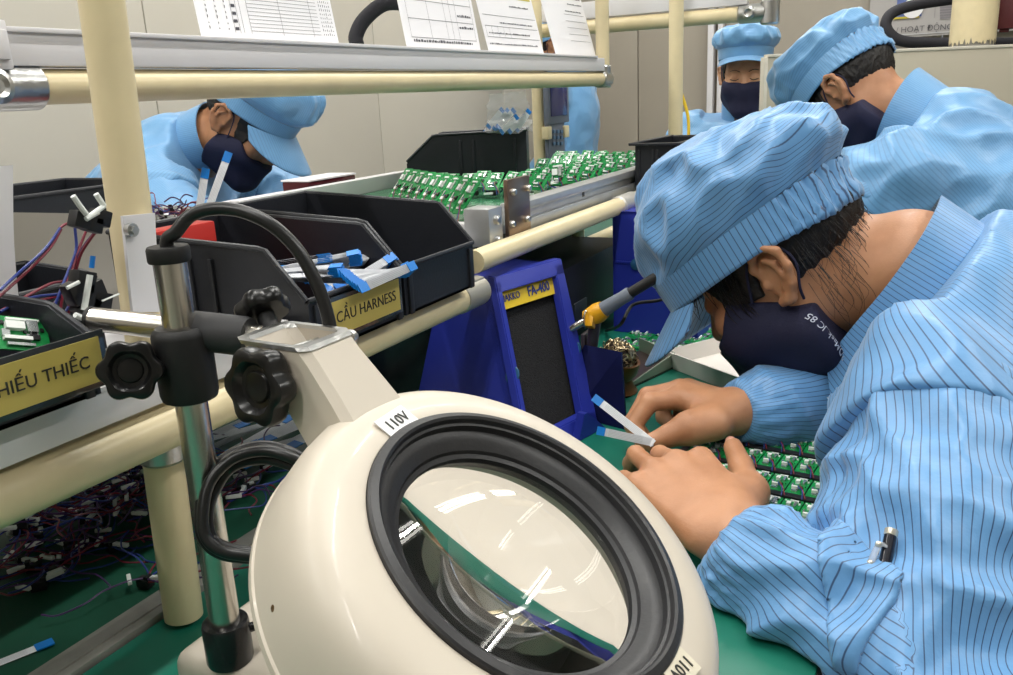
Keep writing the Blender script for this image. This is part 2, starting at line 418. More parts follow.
# black foam hose loops
def hose(px, d, r, label, loc):
    b = NB(); tube(b, [at(x, y, d) for x, y in px], r, n=14, k=6); return solo('foam_hose', b, mat('black_foam', (44, 44, 50), .8, bump=.6, bscale=250), label, 'hose', loc)
hose([(1040, 43), (990, 43), (930, 43), (902, 41), (889, 33), (886, 22), (894, 12), (915, 5), (945, 0), (985, -5), (1040, -8)], 3.1, .0195, 'black foam hose loop hanging before the notice board', at(900, 20, 3.1))
hose([(357, 45), (356, 36), (364, 20), (384, 4), (410, 2), (436, -10)], 1.32, .0113, 'black foam hose arching up behind the white beam', at(357, 45, 1.32))
# notice board on the end wall
b0 = at_x(860, 40, 5.24); b1 = at_x(1040, -40, 5.24)
t = thing('notice_board', 'grey notice board with a lettered strip on the end wall', 'notice board', (5.24, b0.y, b0.z))
yL, yR2 = b0.y, b1.y
def brect(b, x0, y0, x1, y1, off, th=.004):
    a, c = at_x(x0, y0, 5.24 - off), at_x(x1, y1, 5.24 - off)
    box(b, (5.24 - off, (a.y + c.y) / 2, (a.z + c.z) / 2), (th, abs(a.y - c.y), abs(a.z - c.z)))
bm = NB(); brect(bm, 868, 40, 1050, -60, 0, .02); obj('panel', bm, mat('board_grey', (176, 172, 170), .5), t)
bm = NB(); brect(bm, 892, 36, 1050, 24.5, .014); obj('title_strip', bm, mat('strip_white', (205, 205, 206), .5), t)
o = at_x(896, 30.5, 5.24 - .018)
text('lettering', '/ HOẠT ĐỘNG NHÓM', .040, o, (0, -1, 0), (0, 0, 1), mat('grey_letter', (96, 94, 98), .5), t, align='LEFT')
bm = NB(); brect(bm, 896, 18, 923, -4, .014); obj('poster', bm, mat('poster_blue', (92, 110, 170), .5), t)
bm = NB(); brect(bm, 893, 19.5, 919, 15.5, .018); obj('poster_stripe', bm, mat('poster_yellow', (196, 180, 60), .5), t)
bm = NB(); p = at_x(913, 8, 5.24 - .018); cyl(bm, p, p + V((-.003, 0, 0)), .05, n=24); obj('poster_emblem', bm, paper_m, t)
bm = NB()
for k in range(6): brect(bm, 940, 4 + k * 2.6, 960, 4.7 + k * 2.6, .014)
brect(bm, 934.5, 18, 936.2, -6, .014); obj('printed_rows', bm, mat('row_grey', (140, 136, 140), .6), t)
p = at(1006, 12, 2.95)
bm = NB(); box(bm, p, (.06, .055, .11), bev=.004); box(bm, p + V((0, .0, -.06)), (.03, .03, .012), bev=.003)
solo('control_box', bm, mat('maroon_plastic', (92, 36, 40), .5), 'maroon box mounted beside the chipped column', 'box', p)
# yellow wire by the post
bm = NB(); tube(bm, [at(681, 92, 1.7), at(686, 108, 1.7), at(688.5, 122, 1.7), at(688.5, 150, 1.7), at(690, 175, 1.7)], .0032, n=8)
solo('yellow_cable', bm, mat('yellow_wire', (225, 190, 40), .4), 'thin yellow cable hanging beside the cream post', 'cable', at(688, 140, 1.7))
# ================================================================ magnifier lamp
LC = V((.3277, .1623, .1682))                        # centre of the bezel front
LN = V((-.006, -.5521, .8337)).normalized()
LU = (V((0, 1, 0)) - LN * LN.y).normalized()     # in-plane, towards the arm
LS = LU.cross(LN)                                # in-plane, sideways
PX, PY_ = .327, .374
lp = thing('magnifier_lamp', 'cream round magnifier lamp on a chrome pole with black star knobs', 'magnifier lamp', (PX, PY_, 0))
bm = NB()
prof = [(.0828, -.004), (.0830, -.0008), (.0845, -.0005), (.094, -.0012), (.1015, -.0028), (.1075, -.0065), (.112, -.0135), (.1148, -.024), (.1165, -.038), (.1172, -.0475), (.1182, -.0485), (.1182, -.052), (.116, -.0545), (.104, -.056), (.074, -.056), (.069, -.052), (.069, -.014)]
lathe(bm, prof, LC, LN, n=128, closed=True)
fix(bm); obj('lamp_housing', bm, lampw, lp, smooth=28)
bm = NB()
prof = [(.0828, -.003), (.0828, .0012), (.0818, .0022), (.0785, .0032), (.0772, .0022), (.0765, -.0005), (.0752, -.001), (.0748, -.0045), (.0722, -.005), (.0695, -.0065), (.0655, -.0095), (.0648, -.0115), (.0625, -.0125), (.0622, -.03), (.066, -.034), (.070, -.034)]
lathe(bm, prof, LC, LN, n=128, closed=True); fix(bm)
obj('bezel', bm, mat('bezel_black', (38, 38, 40), .42, bump=.08, bscale=400), lp, smooth=25)
# biconvex lens
bm = NB(); RL = .205; rr = .0628; cz = -.0165
top = []; K = 18
for i in range(K + 1):
    r = rr * (1 - i / K); s = math.sqrt(RL * RL - r * r) - math.sqrt(RL * RL - rr * rr)
    top.append((r, cz + .001 + s))
prof = [(r, 2 * cz - h) for r, h in reversed(top)][:-1] + top
prof = [(r, 2 * cz - h) for r, h in top][::-1] + top
lathe(bm, prof, LC, LN, n=96)
bmesh.ops.remove_doubles(bm, verts=bm.verts[:], dist=2e-5); fix(bm)
gl = mat('lens_glass', (255, 255, 255), .0, trans=1., ior=1.5)
obj('lens', bm, gl, lp, smooth=50)
def on_ring(ang, r, h=0.):                        # ang from LU, clockwise seen from the camera
    return LC + (LU * math.cos(ang) + LS * math.sin(ang)) * r + LN * h
# 110V stickers
def sticker(px, py, tang_px, txt, m, lab, w=.024, hgt=.013, size=.012):
    P0 = at(px, py, .40); r0 = ray(px, py); t = (LC + LN * .0008 - CAM).dot(LN) / r0.dot(LN); P0 = CAM + r0 * t
    r1 = ray(*tang_px); t = (LC - CAM).dot(LN) / r1.dot(LN); U = (CAM + r1 * t - P0); U -= LN * U.dot(LN); U.normalize(); W = LN.cross(U)
    b = NB(); rt = M((U, W, LN)).transposed(); box(b, P0 - LN * .0004, (w, hgt, .0006), rot=rt)
    st = obj('voltage_sticker', b, m, lp, label=lab)
    text('lettering', txt, size, P0 + LN * .0003, U, W, letter_m, st)
bm = NB()
sticker(397.5, 421, (430, 400), '110V', mat('sticker_white', (236, 236, 236), .3), 'white 110V sticker beside the arm', size=.0085)
sticker(681, 668, (662, 690), '110V', mat('sticker_cream', (205, 198, 178), .3), 'cream 110V sticker on the far rim', w=.022, size=.0085)
p = on_ring(0, .1); c = at(274, 609, .36)
# small screw on the flank
r0 = ray(274, 609); best = None
for i in range(200):
    d = .30 + i * .001; q = CAM + r0 * d; h = (q - LC).dot(LN); rad = ((q - LC) - LN * h).length
    if -.05 < h < 0 and rad < .1155: best = q; break
if best is not None:
    nr = ((best - LC) - LN * (best - LC).dot(LN)).normalized()
    bm = NB(); lathe(bm, [(.0022, -.002), (.0022, .0006), (.0012, .001)], best, nr, n=14); obj('screw', bm, mat('brass_screw', (140, 110, 80), .35, metal=.9), lp)
# arm (box channel) from the ring to the pivot bracket
A1 = LC + LU * .1 - LN * .022 + LS * .004
A0 = at(309, 356, .450)
ad = (A0 - A1).normalized(); an = (LN - ad * LN.dot(ad)).normalized(); asd = ad.cross(an)
rt = M((asd, an, ad)).transposed()
bm = NB(); L = (A0 - A1).length
def arm_sec(s, w, h, off=0.):
    c = A1 + ad * s; k = .004
    return [bm.verts.new(c + asd * x + an * (y + off)) for x, y in ((-w + k, -h), (w - k, -h), (w, -h + k), (w, h - k), (w - k, h), (-w + k, h), (-w, h - k), (-w, -h + k))]
secs = [arm_sec(-.02, .026, .018), arm_sec(L * .35, .0215, .0185), arm_sec(L * .78, .0195, .0180)]
zend = at(300, 336, .45).z
def cut_sec(w, h, z):                                # end of the channel cut level
    out = []; k = .004
    for x, y in ((-w + k, -h), (w - k, -h), (w, -h + k), (w, h - k), (w - k, h), (-w + k, h), (-w, h - k), (-w, -h + k)):
        p = A1 + asd * x + an * y; out.append(bm.verts.new(p + ad * ((z - p.z) / ad.z)))
    return out
secs += [cut_sec(.0195, .0180, zend), cut_sec(.0168, .0153, zend), cut_sec(.0168, .0153, zend - .016)]
for a, b in zip(secs, secs[1:]): bridge(bm, a, b)
cap(bm, secs[0], True); cap(bm, secs[-1]); fix(bm)
obj('arm', bm, lampw, lp)
bm = NB(); l0 = cut_sec(.0202, .0187, zend - .0012); l1 = cut_sec(.0202, .0187, zend + .0008); l2 = cut_sec(.0166, .0151, zend + .0008); l3 = cut_sec(.0166, .0151, zend - .0012)
for a, b in ((l0, l1), (l1, l2), (l2, l3), (l3, l0)): bridge(bm, a, b)
fix(bm); obj('arm_rim', bm, steel, lp)
ctr_end = A1 + ad * ((zend - A1.z) / ad.z)
bm = NB(); cyl(bm, ctr_end - asd * .0165 - V((0, 0, .008)), ctr_end + asd * .0165 - V((0, 0, .008)), .003, n=14); bl_ = ctr_end + asd * .0195 + an * .012 - ad * .016; lathe(bm, [(.0045, 0), (.0045, .003), (.003, .005)], bl_, asd, n=14); obj('pivot_bolt', bm, steel, lp)
# pole with collar and cap
bm = NB(); cyl(bm, (PX, PY_, .05), (PX, PY_, .299), .0090, n=40); obj('pole', bm, chrome, lp)
bm = NB(); lathe(bm, [(.0090, .2915), (.0110, .2915), (.0114, .2925), (.0114, .2985), (.0107, .3), (.006, .3)], (PX, PY_, 0), (0, 0, 1), n=36); obj('pole_cap', bm, rubber, lp)
bm = NB(); lathe(bm, [(.0135, .0405), (.0142, .0425), (.0142, .066), (.0136, .068), (.011, .069), (.0089, .069)], (PX, PY_, 0), (0, 0, 1), n=40); cyl(bm, (PX + .01, PY_ - .007, .058), (PX + .019, PY_ - .012, .058), .003, n=12); obj('base_collar', bm, mat('collar_black', (30, 30, 33), .22), lp)
# base
bm = NB(); box(bm, (.4425, .290, .0220), (.255, .250, .038), bev=.012, seg=4); box(bm, (.452, .285, .0435), (.17, .12, .012), bev=.0025, seg=3); obj('base', bm, lampw, lp)
# clamp block on the pole
bm = NB()
lathe(bm, [(.0091, .2545), (.0132, .255), (.0152, .253), (.0160, .250), (.0160, .217), (.0150, .2135), (.0130, .2125), (.0091, .2125)], (PX, PY_, 0), (0, 0, 1), n=44)
obj('clamp_block', bm, rubber, lp)
# cross rod and sleeve behind the pole
R0, R1 = at(92, 319, .497), at(262, 338, .476)
rd = (R1 - R0).normalized()
bm = NB(); cyl(bm, R0, R1, .0070, n=24, bev=.001); obj('cross_rod', bm, chrome, lp)
bm = NB(); cyl(bm, R0 - rd * .0012, R0 + rd * .001, .0074, n=24); obj('rod_cap', bm, rubber, lp)
s0 = R0 + (R1 - R0) * .52; s1 = R0 + (R1 - R0) * .93
bm = NB(); fr = frame(rd); lathe(bm, [(.0072, 0), (.0106, .0005), (.0112, .002), (.0112, (s1 - s0).length - .003), (.0104, (s1 - s0).length), (.0072, (s1 - s0).length)], s0, rd, n=32)
cyl(bm, (PX, PY_, .238), s0 + rd * .012 + V((0, 0, -.002)), .012, .0095, n=20)
obj('rod_sleeve', bm, mat('sleeve_grey', (48, 48, 50), .6), lp)
# star knobs
def knob(c, axis, R, name_label=None, shaft=.018, rot=0.):
    a = V(axis).normalized(); fr = frame(a); n = 72
    b = NB()
    def sec(h, k, lob=1.):
        out = []
        for i in range(n):
            t = 2 * PI * i / n
            w = .5 + .5 * math.cos(6 * t + rot)
            r = R * k * (1 - .16 * lob * (1 - w) ** 1.3)
            out.append(b.verts.new(V(c) + fr @ V((r * math.cos(t), r * math.sin(t), h))))
        return out
    T = R * .62
    S = [sec(-T * .55, .55, .4), sec(-T * .5, .86), sec(-T * .36, .95), sec(-T * .1, 1.), sec(T * .3, 1.), sec(T * .44, .96), sec(T * .5, .88), sec(T * .5, .66, .3), sec(T * .42, .60, .0), sec(T * .2, .52, 0), sec(T * .16, .40, 0), sec(T * .24, .36, 0), sec(T * .26, .3, 0)]
    for x, y in zip(S, S[1:]): bridge(b, x, y)
    cap(b, S[0], True); cap(b, S[-1])
    k = obj('star_knob', b, blackg, lp, smooth=32)
    b = NB(); cyl(b, V(c) - a * (T * .5 + shaft), V(c) - a * T * .4, R * .33, n=24); obj('shaft', b, rubber, k)
    return k
cam_dir = lambda p: (CAM - V(p)).normalized()
K1 = at(261, 386, .432); tgt = at(318, 372, .452); knob(K1, (K1 - tgt).normalized() * 1. + cam_dir(K1) * .42, .0212, shaft=.02)
bm = NB(); ka = ((K1 - tgt).normalized() * 1. + cam_dir(K1) * .42).normalized(); pw = K1 - ka * .0235; cyl(bm, pw, pw - ka * .003, .0115, n=32); cyl(bm, pw - ka * .003, pw - ka * .005, .0095, n=32); obj('washer', bm, steel, lp)
K2 = at(131, 370, .462); knob(K2, V((-.55, -.25, .0)).normalized() * .6 + cam_dir(K2) * .9, .0172, shaft=.012, rot=.6)
bm = NB(); cyl(bm, K2 + V((.01, .006, 0)), (PX - .004, PY_ - .002, .232), .0085, n=24); obj('knob_boss', bm, rubber, lp)
K3 = at(263, 309, .49); knob(K3, V((.35, .55, .55)), .0158, shaft=.012, rot=.3)
# cables
cab = mat('cable_black', (30, 30, 31), .32)
bm = NB()
tube(bm, [V((PX, PY_, .285)), V((PX, PY_, .302)), at(176, 232, .462), at(190, 216, .462), at(212, 209, .462), at(240, 211, .462), at(270, 224, .462), at(296, 248, .464), at(314, 278, .466), at(325, 306, .468), at(331, 332, .470), at(333, 350, .472)], .0037, n=14, k=8)
obj('power_cable', bm, cab, lp)
bm = NB()
cps = [(0, 0), (-4, 7)]
for k, (dx, dy, dd) in enumerate(((0, 0, 0), (5, 8, .006), (-3, -5, .012))):
    tube(bm, [at(310, 470 + dy, .50 + dd), at(290, 457 + dy, .50 + dd), at(262, 451 + dy, .50 + dd), at(232, 459 + dy, .495 + dd), at(210 + dx, 482 + dy, .49 + dd), at(203 + dx, 512, .485 + dd), at(206 + dx, 537, .483 + dd), at(222 + dx, 551 - dy * .4, .483 + dd), at(250, 556 - dy * .5, .485 + dd), at(300, 560 - dy * .5, .49 + dd)], .0034, n=12, k=8)
obj('coiled_cable', bm, cab, lp)
# ================================================================ storage bins
binm = mat('bin_black', (34, 36, 42), .4, bump=.08, bscale=350)
def bin_parts(t, W, D, lip, h1, h2, slope=.036, ribs=True, mirror=False):
    """open front bin: x across, y to the back, origin at the middle of the front foot"""
    th = .0025
    side = [(0, 0), (D, 0), (D, h2), (slope, h1), (0, lip)]
    b = NB()
    for s in (-1, 1):
        x = s * (W / 2 - th / 2) - th / 2
        prism(b, side, (x, 0, 0), (0, 1, 0), (0, 0, 1), (th, 0, 0))
    box(b, (0, D / 2, th / 2), (W - 2 * th, D, th)); box(b, (0, D - th / 2, h2 / 2), (W - 2 * th, th, h2 - .001))
    box(b, (0, th / 2, lip / 2), (W - 2 * th, th, lip))
    fix(b); obj('tray_body', b, binm, t, local=True)
    b = NB()
    for s in (-1, 1):
        x = s * (W / 2 + .0006)
        tube(b, [(x, 0, lip), (x, slope * .97, h1 - .001), (x, slope + .006, h1 + .0003), (x, D, h2)], .0022, n=8, k=1)
    tube(b, [(-W / 2, 0, lip), (W / 2, 0, lip)], .0022, n=8, k=1); tube(b, [(-W / 2, D, h2), (W / 2, D, h2)], .0024, n=8, k=1)
    obj('rim', b, binm, t, local=True)
    if ribs:
        for s in (-1, 1):
            for y in (D * .45, D * .56, D * .9): b = NB(); box(b, (s * (W / 2 + .001), y, h1 * .45), (.003, .004, h1 * .86), bev=.0008); obj('side_rib', b, binm, t, local=True)
        for x in (-W / 2 + .008, W / 2 - .008): b = NB(); box(b, (x, -.001, lip * .45), (.006, .003, lip * .9), bev=.0008); obj('front_rib', b, binm, t, local=True)
def bin_label(t, x0, x1, z0, z1, txt, size, tx, align='LEFT', off=-.004):
    b = NB(); box(b, ((x0 + x1) / 2, off + .0012, (z0 + z1) / 2), (x1 - x0 + .008, .0016, z1 - z0 + .007), bev=.0005); h = obj('label_holder', b, mat('holder_dark', (46, 50, 54), .15, coat=.5), t, local=True)
    b = NB(); box(b, ((x0 + x1) / 2, off, (z0 + z1) / 2), (x1 - x0, .0006, z1 - z0)); obj('name_label', b, yel_lab, h, local=True, label='yellow printed name label')
    text('lettering', txt, size, (tx, off - .0005, (z0 + z1) / 2), (1, 0, 0), (0, 0, 1), letter_m, h, align=align, local=True)
ZP = ZR + .0172
YF = .4187
t = thing('storage_bin', 'black open front bin of ribbon cables with yellow CẦU HARNESS label', 'storage bin', (.5485, YF, ZP)); bin_parts(t, .124, .205, .043, .081, .089)
b0, b1 = at_y(322, 330, YF - .004), at_y(394, 289, YF - .004)
bin_label(t, -.045, .052, .010, .037, 'CẦU HARNESS', .0125, .046, align='RIGHT')
t = thing('storage_bin', 'empty black open front bin right of the ribbon cable bin', 'storage bin', (.679, YF + .001, ZP)); bin_parts(t, .126, .205, .044, .083, .092)
ZL = .2165
t = thing('storage_bin', 'black bin at the shelf end with yellow THIẾU THIẾC label', 'storage bin', (.205, .423, ZL)); bin_parts(t, .205, .14, .034, .05, .055, slope=.03)
p0, p1 = at_y(0, 375, .418), at_y(98, 331, .418)
bin_label(t, p0.x - .205 - .055, p1.x - .205, .0085, .034, 'THIẾU THIẾC', .0100, p1.x - .205 - .008, align='RIGHT')
t = thing('storage_bin', 'small black bin under the dangling wires before the beige divider', 'storage bin', (.40, .615, .1825)); bin_parts(t, .12, .085, .06, .064, .068, slope=.01)
# far bins
pL = at_y(409, 160, .93); pR = at_y(536, 150, .93)
rt = M.Rotation(PI / 2, 3, 'Z') @ M.Rotation(PI, 3, 'Z')
LB = pR.x - pL.x
t = thing('storage_bin', 'black open front bin behind the circuit boards with a clear bag on top', 'storage bin', (1.36, .888, .2195), rot=M.Rotation(PI + .40, 3, 'Z')); bin_parts(t, .09, .215, .045, .088, .09, slope=.05)
pA, pB = at_y(634, 185, .42), at_y(700, 185, .42)
t = thing('storage_bin', 'deep black bin on the cream pipe beside the blue cap', 'storage bin', (1.515, .405, .2105)); bin_parts(t, .21, .07, .066, .07, .071, slope=.004, ribs=True)
b = NB(); box(b, (0, -.004, .0705), (.228, .012, .004), bev=.001); box(b, (0, .073, .0715), (.228, .012, .004), bev=.001); box(b, (-.11, .035, .071), (.012, .085, .004), bev=.001); box(b, (.11, .035, .071), (.012, .085, .004), bev=.001); obj('flange', b, binm, t, local=True)
t = thing('storage_bin', 'low black bin behind the beige divider near the upright post', 'storage bin', (.70, .965, .2155)); bin_parts(t, .2, .13, .066, .07, .07, slope=.01)
# beige divider
q = [at_y(6, 207, .715), at_y(150, 216, .715)]
z0 = .183
bm = NB(); prism(bm, [(q[0].x - .05, z0), (q[1].x + .03, z0), (q[1].x + .03, q[1].z - .003), (q[0].x - .05, q[0].z + .003)], (0, .715, 0), (1, 0, 0), (0, 0, 1), (0, .004, 0)); fix(bm)
solo('divider_board', bm, mat('divider_grey', (186, 182, 172), .5), 'beige divider board standing behind the dangling wires', 'divider', (.5, .715, z0))
# white plastic strip hanging at the left edge
bm = NB(); pts = [at_y(2, 166, .5), at_y(2, 200, .5), at_y(3, 240, .502), at_y(6, 280, .51), at_y(10, 312, .52)]
P = catmull(pts, 5); G = [[p + V((-.008, -.002, 0)), p + V((.007, 0, 0))] for p in P]; gridmesh(bm, G)
bmesh.ops.solidify(bm, geom=bm.faces[:], thickness=.0008)
solo('plastic_strip', bm, mat('strip_plastic', (228, 228, 230), .35), 'white plastic strip standing in the left bin at the picture edge', 'strip', pts[-1])

# ================================================================ ribbon cables
def ribbon(name, label, L=.075, Wd=.0075, bend=.0, group=None):
    t = thing(name, label, 'ribbon cable', (0, 0, 0), group)
    n = 10
    def zz(x): return bend * (1 - (2 * x / L) ** 2)
    b = NB(); G = [[V((-L / 2 + L * i / n, s * Wd / 2, zz(-L / 2 + L * i / n))) for s in (-1, 1)] for i in range(n + 1)]
    gridmesh(b, G); bmesh.ops.solidify(b, geom=b.faces[:], thickness=.0003); obj('ribbon_strip', b, white_ffc, t, local=True)
    b = NB()
    for k in range(5): # printed traces
        y = -Wd * .35 + k * Wd * .175
        vs = [b.verts.new(V((-L / 2 + L * (.2 + .6 * i / 6), y + s * .00016, zz(-L / 2 + L * (.2 + .6 * i / 6)) + .00035))) for i in range(7) for s in (-1, 1)]
        for i in range(6): b.faces.new((vs[2 * i], vs[2 * i + 2], vs[2 * i + 3], vs[2 * i + 1]))
    obj('printed_trace', b, mat('trace_grey', (196, 199, 204), .4), t, local=True)
    for s in (-1, 1):
        b = NB(); x = s * (L / 2 - .005); box(b, (x, 0, zz(x) + .0002), (.0105, Wd * 1.04, .0009), rot=M.Rotation(bend * s * 8 / L * (-1), 3, 'Y') if 0 else None); obj('blue_end', b, blue_ffc, t, local=True, label='blue stiffened end')
    return t
def orient(o, p, xdir, nrm):
    x = V(xdir).normalized(); z = V(nrm); z = (z - x * z.dot(x)).normalized(); y = z.cross(x)
    m = M((x, y, z)).transposed()
    o.location = p; o.rotation_mode = 'XYZ'; o.rotation_euler = m.to_euler('XYZ')
R0_ = ribbon('ribbon_cable', 'white ribbon cable with blue end heaped at the front of the CẦU HARNESS bin', group='ribbon cables heaped in the bin')
first = [True]
def put(p, xdir, nrm, label=None, group=None, scale=None):
    if first[0] and label is None:
        first[0] = False; o = R0_
    else: o = dup(R0_, (0, 0, 0), label=label, group=group, scale=scale)
    orient(o, p, xdir, nrm); return o
rnd = random.Random(3)
for (px, py, d, xd, nr, cnt) in (
        (322, 258, .46, (.5, -1, .10), (.1, .2, 1), 6), (333, 270, .435, (.25, -1, .05), (-.3, .2, 1), 7), (352, 258, .45, (.6, -1, .12), (-.5, .1, .9), 9),
        (374, 256, .45, (1, -.5, .2), (-.2, -.5, .9), 8), (388, 262, .43, (1, -.5, .3), (-.5, -.5, .7), 9), (405, 270, .405, (1, -.12, -.05), (-.05, -.9, .5), 11), (352, 277, .425, (.8, -1, -.1), (-.3, .0, 1), 7), (402, 270, .42, (1, -.3, .12), (-.2, -.8, .6), 7)):
    x = V(xd).normalized(); z = V(nr); z = (z - x * z.dot(x)).normalized(); y = z.cross(x)
    for k in range(cnt):
        tip = at_y(px, py, d) + z * (.0013 * (k - cnt / 2)) + x * rnd.uniform(-.001, .001)
        xx = (x + y * (k - cnt / 2) * .03).normalized()
        put(tip - xx * .030, xx, z)
put(at(216, 188, .85), (at(226, 160, .85) - at(206, 215, .85)), (-.9, -.4, 0), 'white ribbon cable with blue tip standing upright behind the cable arc', 'ribbon cables standing in the bins')
put(at(200, 205, .87), (at(203, 186, .87) - at(196, 230, .87)), (-.6, -.8, 0), 'ribbon cable with dark blue tip standing left of the taller one', 'ribbon cables standing in the bins')
put(at_z(-14, 668, .003), (at_z(20, 656, .003) - at_z(0, 664, .003)), (0, 0, 1), 'white ribbon cable with blue end lying on the dark mat by the metal strip', scale=(1.15,) * 3)
rb = random.Random(5)
for k, (px, py) in enumerate(((205, 440), (218, 432), (232, 438), (243, 430), (258, 436), (277, 432), (292, 429), (304, 424), (315, 434), (262, 452), (283, 446), (325, 428))):
    put(at_z(px, py, .006 + .0012 * k), (1, rb.uniform(-.5, .1), 0), (rb.uniform(-.1, .1), -.1, 1), 'ribbon cable with blue end in the shaded heap under the bin rail', 'ribbon cables heaped under the rail', scale=(1.6, 1.6, 1.2))
# ================================================================ loose wire harnesses under the rail
def harness(seed, spread=.05, nw=5):
    r = random.Random(seed)
    t = thing('wire_harness', 'loose harness', 'wire harness', (0, 0, 0))
    for c, m in ((0, wire_r), (1, wire_b), (2, wire_p)):
        b = NB()
        for k in range(2):
            a = r.uniform(0, 6.28); pts = [V((0, 0, .004))]
            for i in range(5):
                a += r.uniform(-.8, .8); l = spread * r.uniform(.2, .5)
                pts.append(pts[-1] + V((math.cos(a) * l, math.sin(a) * l, r.uniform(-.004, .006))))
            for p in pts: p.z = max(p.z, .002) + c * .002
            tube(b, pts, .0008, n=5, k=4)
        obj('wire', b, m, t, local=True)
    b = NB(); box(b, (0, 0, .0045), (.012, .008, .0075), bev=.0008); box(b, (.004, .0, .0095), (.004, .006, .003)); obj('housing', b, comp_k, t, local=True)
    b = NB()
    box(b, (.011, .004, .0085), (.016, .0034, .0034), rot=M.Rotation(.5, 3, 'Z'), bev=.0006); box(b, (-.010, -.006, .0085), (.014, .0032, .0034), rot=M.Rotation(-.7, 3, 'Z'), bev=.0006)
    obj('latch', b, comp_w, t, local=True)
    return t
protos = [harness(s) for s in (11, 12, 13)]
hl, hg = 'tangled harness of red and blue wires with white latch on the dark mat', 'harnesses heaped on the dark mat'
rh = random.Random(9); hpos = []
for k in range(34):
    px, py = rh.uniform(5, 165), 0
    line = 566 - px * .50
    py = line - rh.uniform(0, 75)
    hpos.append((px, py, rh.uniform(.0, .022)))
hpos += [(22, 566, 0), (58, 574, 0), (96, 545, 0), (112, 551, 0), (146, 587, 0), (35, 572, .0), (40, 590, 0), (70, 555, 0), (130, 520, .01)]
for k, (px, py, z) in enumerate(hpos):
    p = at_z(px, py, z + .002)
    if p.y < .55 or p.y > 1.05: continue
    o = protos[k] if k < 3 else dup(protos[k % 3], (0, 0, 0))
    o.location = p; o.rotation_euler = (0, 0, rh.uniform(0, 6.28)); o['label'] = hl; o['group'] = hg
for k, (px, py) in enumerate(((222, 505), (236, 497), (250, 492), (265, 470), (240, 478))):
    o = dup(protos[k % 3], at_z(px, py, .004), (0, 0, rh.uniform(0, 6.28)), 'dark harness behind the chrome pole under the bin rail', 'harnesses behind the chrome pole')
# tangle at the back (left woman's work)
for k, (px, py, d) in enumerate(((160, 218, .9), (172, 215, .92), (184, 216, .94), (178, 224, .9), (166, 226, .88), (190, 224, .93))):
    o = dup(protos[k % 3], at(px, py, d), (0, 0, rh.uniform(0, 6.28)), 'harness with white latches heaped behind the bins near the upright post', 'harnesses heaped behind the bins', scale=(.62, .62, 1))
pr = at(160, 236, .89); 
bm = NB(); a, c = at_y(152, 231, .76), at_y(212, 244, .76)
box(bm, ((a.x + c.x) / 2, .76, a.z - .008), (c.x - a.x, .004, .018), bev=.001); box(bm, ((a.x + c.x) / 2, .80, a.z - .016), (c.x - a.x, .08, .003)); box(bm, (a.x, .80, a.z - .008), (.004, .08, .018), bev=.001); box(bm, (c.x, .80, a.z - .008), (.004, .08, .018), bev=.001); box(bm, ((a.x + c.x) / 2, .84, a.z - .008), (c.x - a.x, .004, .018), bev=.001)
box(bm, ((a.x + c.x) / 2, .80, (a.z - .017 + .1825) / 2), (c.x - a.x - .02, .06, a.z - .017 - .1825))
solo('parts_tray', bm, blackp, 'shallow black tray of harnesses behind the bins', 'tray', ((a.x + c.x) / 2, .80, .1825))
ra, rc = at_y(152, 233, .575), at_y(212, 233, .575)
bm = NB(); box(bm, ((ra.x + rc.x) / 2 + .006, .587, (ra.z + .1895) / 2), (rc.x - ra.x, .022, ra.z - .1895), bev=.002)
solo('divider_block', bm, mat('red_plastic', (190, 50, 44), .4), 'red block showing inside the back of the ribbon cable bin', 'block', ((ra.x + rc.x) / 2 + .006, .587, .1895))
a, c = at_y(309, 182, .98), at_y(357, 193, .98)
bm = NB(); box(bm, ((a.x + c.x) / 2, 1.01, (a.z + .2155) / 2), (c.x - a.x, .06, a.z - .2155), bev=.003)
t = thing('scanner_box', 'dark red glossy box with pale top edge behind the empty bin', 'box', ((a.x + c.x) / 2, 1.01, .2155)); obj('casing', bm, mat('dark_red_gloss', (70, 24, 30), .15), t)
bm = NB(); box(bm, ((a.x + c.x) / 2, 1.01, a.z + .0015), (c.x - a.x + .003, .063, .003), bev=.001); obj('top_edge', bm, white_alu, t)
# dangling harness in the left bin
dl = thing('wire_harness', 'red and blue wires hanging from white latches over the left bin', 'wire harness', at_y(95, 215, .50))
def w2(px, y0, m, nm='wire', r=.00095):
    b = NB(); tube(b, [at_y(x, y, y0 + dy) for x, y, dy in px], r, n=7, k=6); obj(nm, b, m, dl)
w2([(60, 228, 0), (50, 243, -.002), (38, 256, -.005), (22, 270, -.01), (0, 290, -.015)], .50, wire_b); w2([(61, 229, 0), (52, 245, -.002), (40, 259, -.005), (20, 278, -.01), (-5, 300, -.015)], .50, wire_r)
w2([(75, 228, 0), (76, 250, 0), (68, 272, -.004), (60, 292, -.008), (52, 315, -.012), (45, 345, -.015)], .50, wire_b); w2([(88, 226, 0), (80, 246, 0), (72, 270, -.004), (64, 290, -.008), (58, 320, -.012), (48, 340, -.015)], .50, wire_r)
w2([(102, 224, -.03), (84, 246, -.012), (76, 262, -.003), (68, 285, -.006), (50, 308, -.01), (28, 325, -.012)], .502, wire_p); w2([(100, 226, -.03), (82, 252, -.01), (72, 278, -.003), (50, 284, -.006), (20, 300, -.01), (-4, 314, -.012)], .502, wire_r)
w2([(78, 290, 0), (60, 294, -.004), (30, 298, -.008), (0, 312, -.012)], .50, wire_b); w2([(84, 293, 0), (62, 296, -.004), (30, 304, -.008), (-4, 326, -.012)], .50, wire_r); w2([(70, 300, 0), (66, 322, -.004), (50, 335, -.008), (40, 345, -.01)], .498, wire_r)
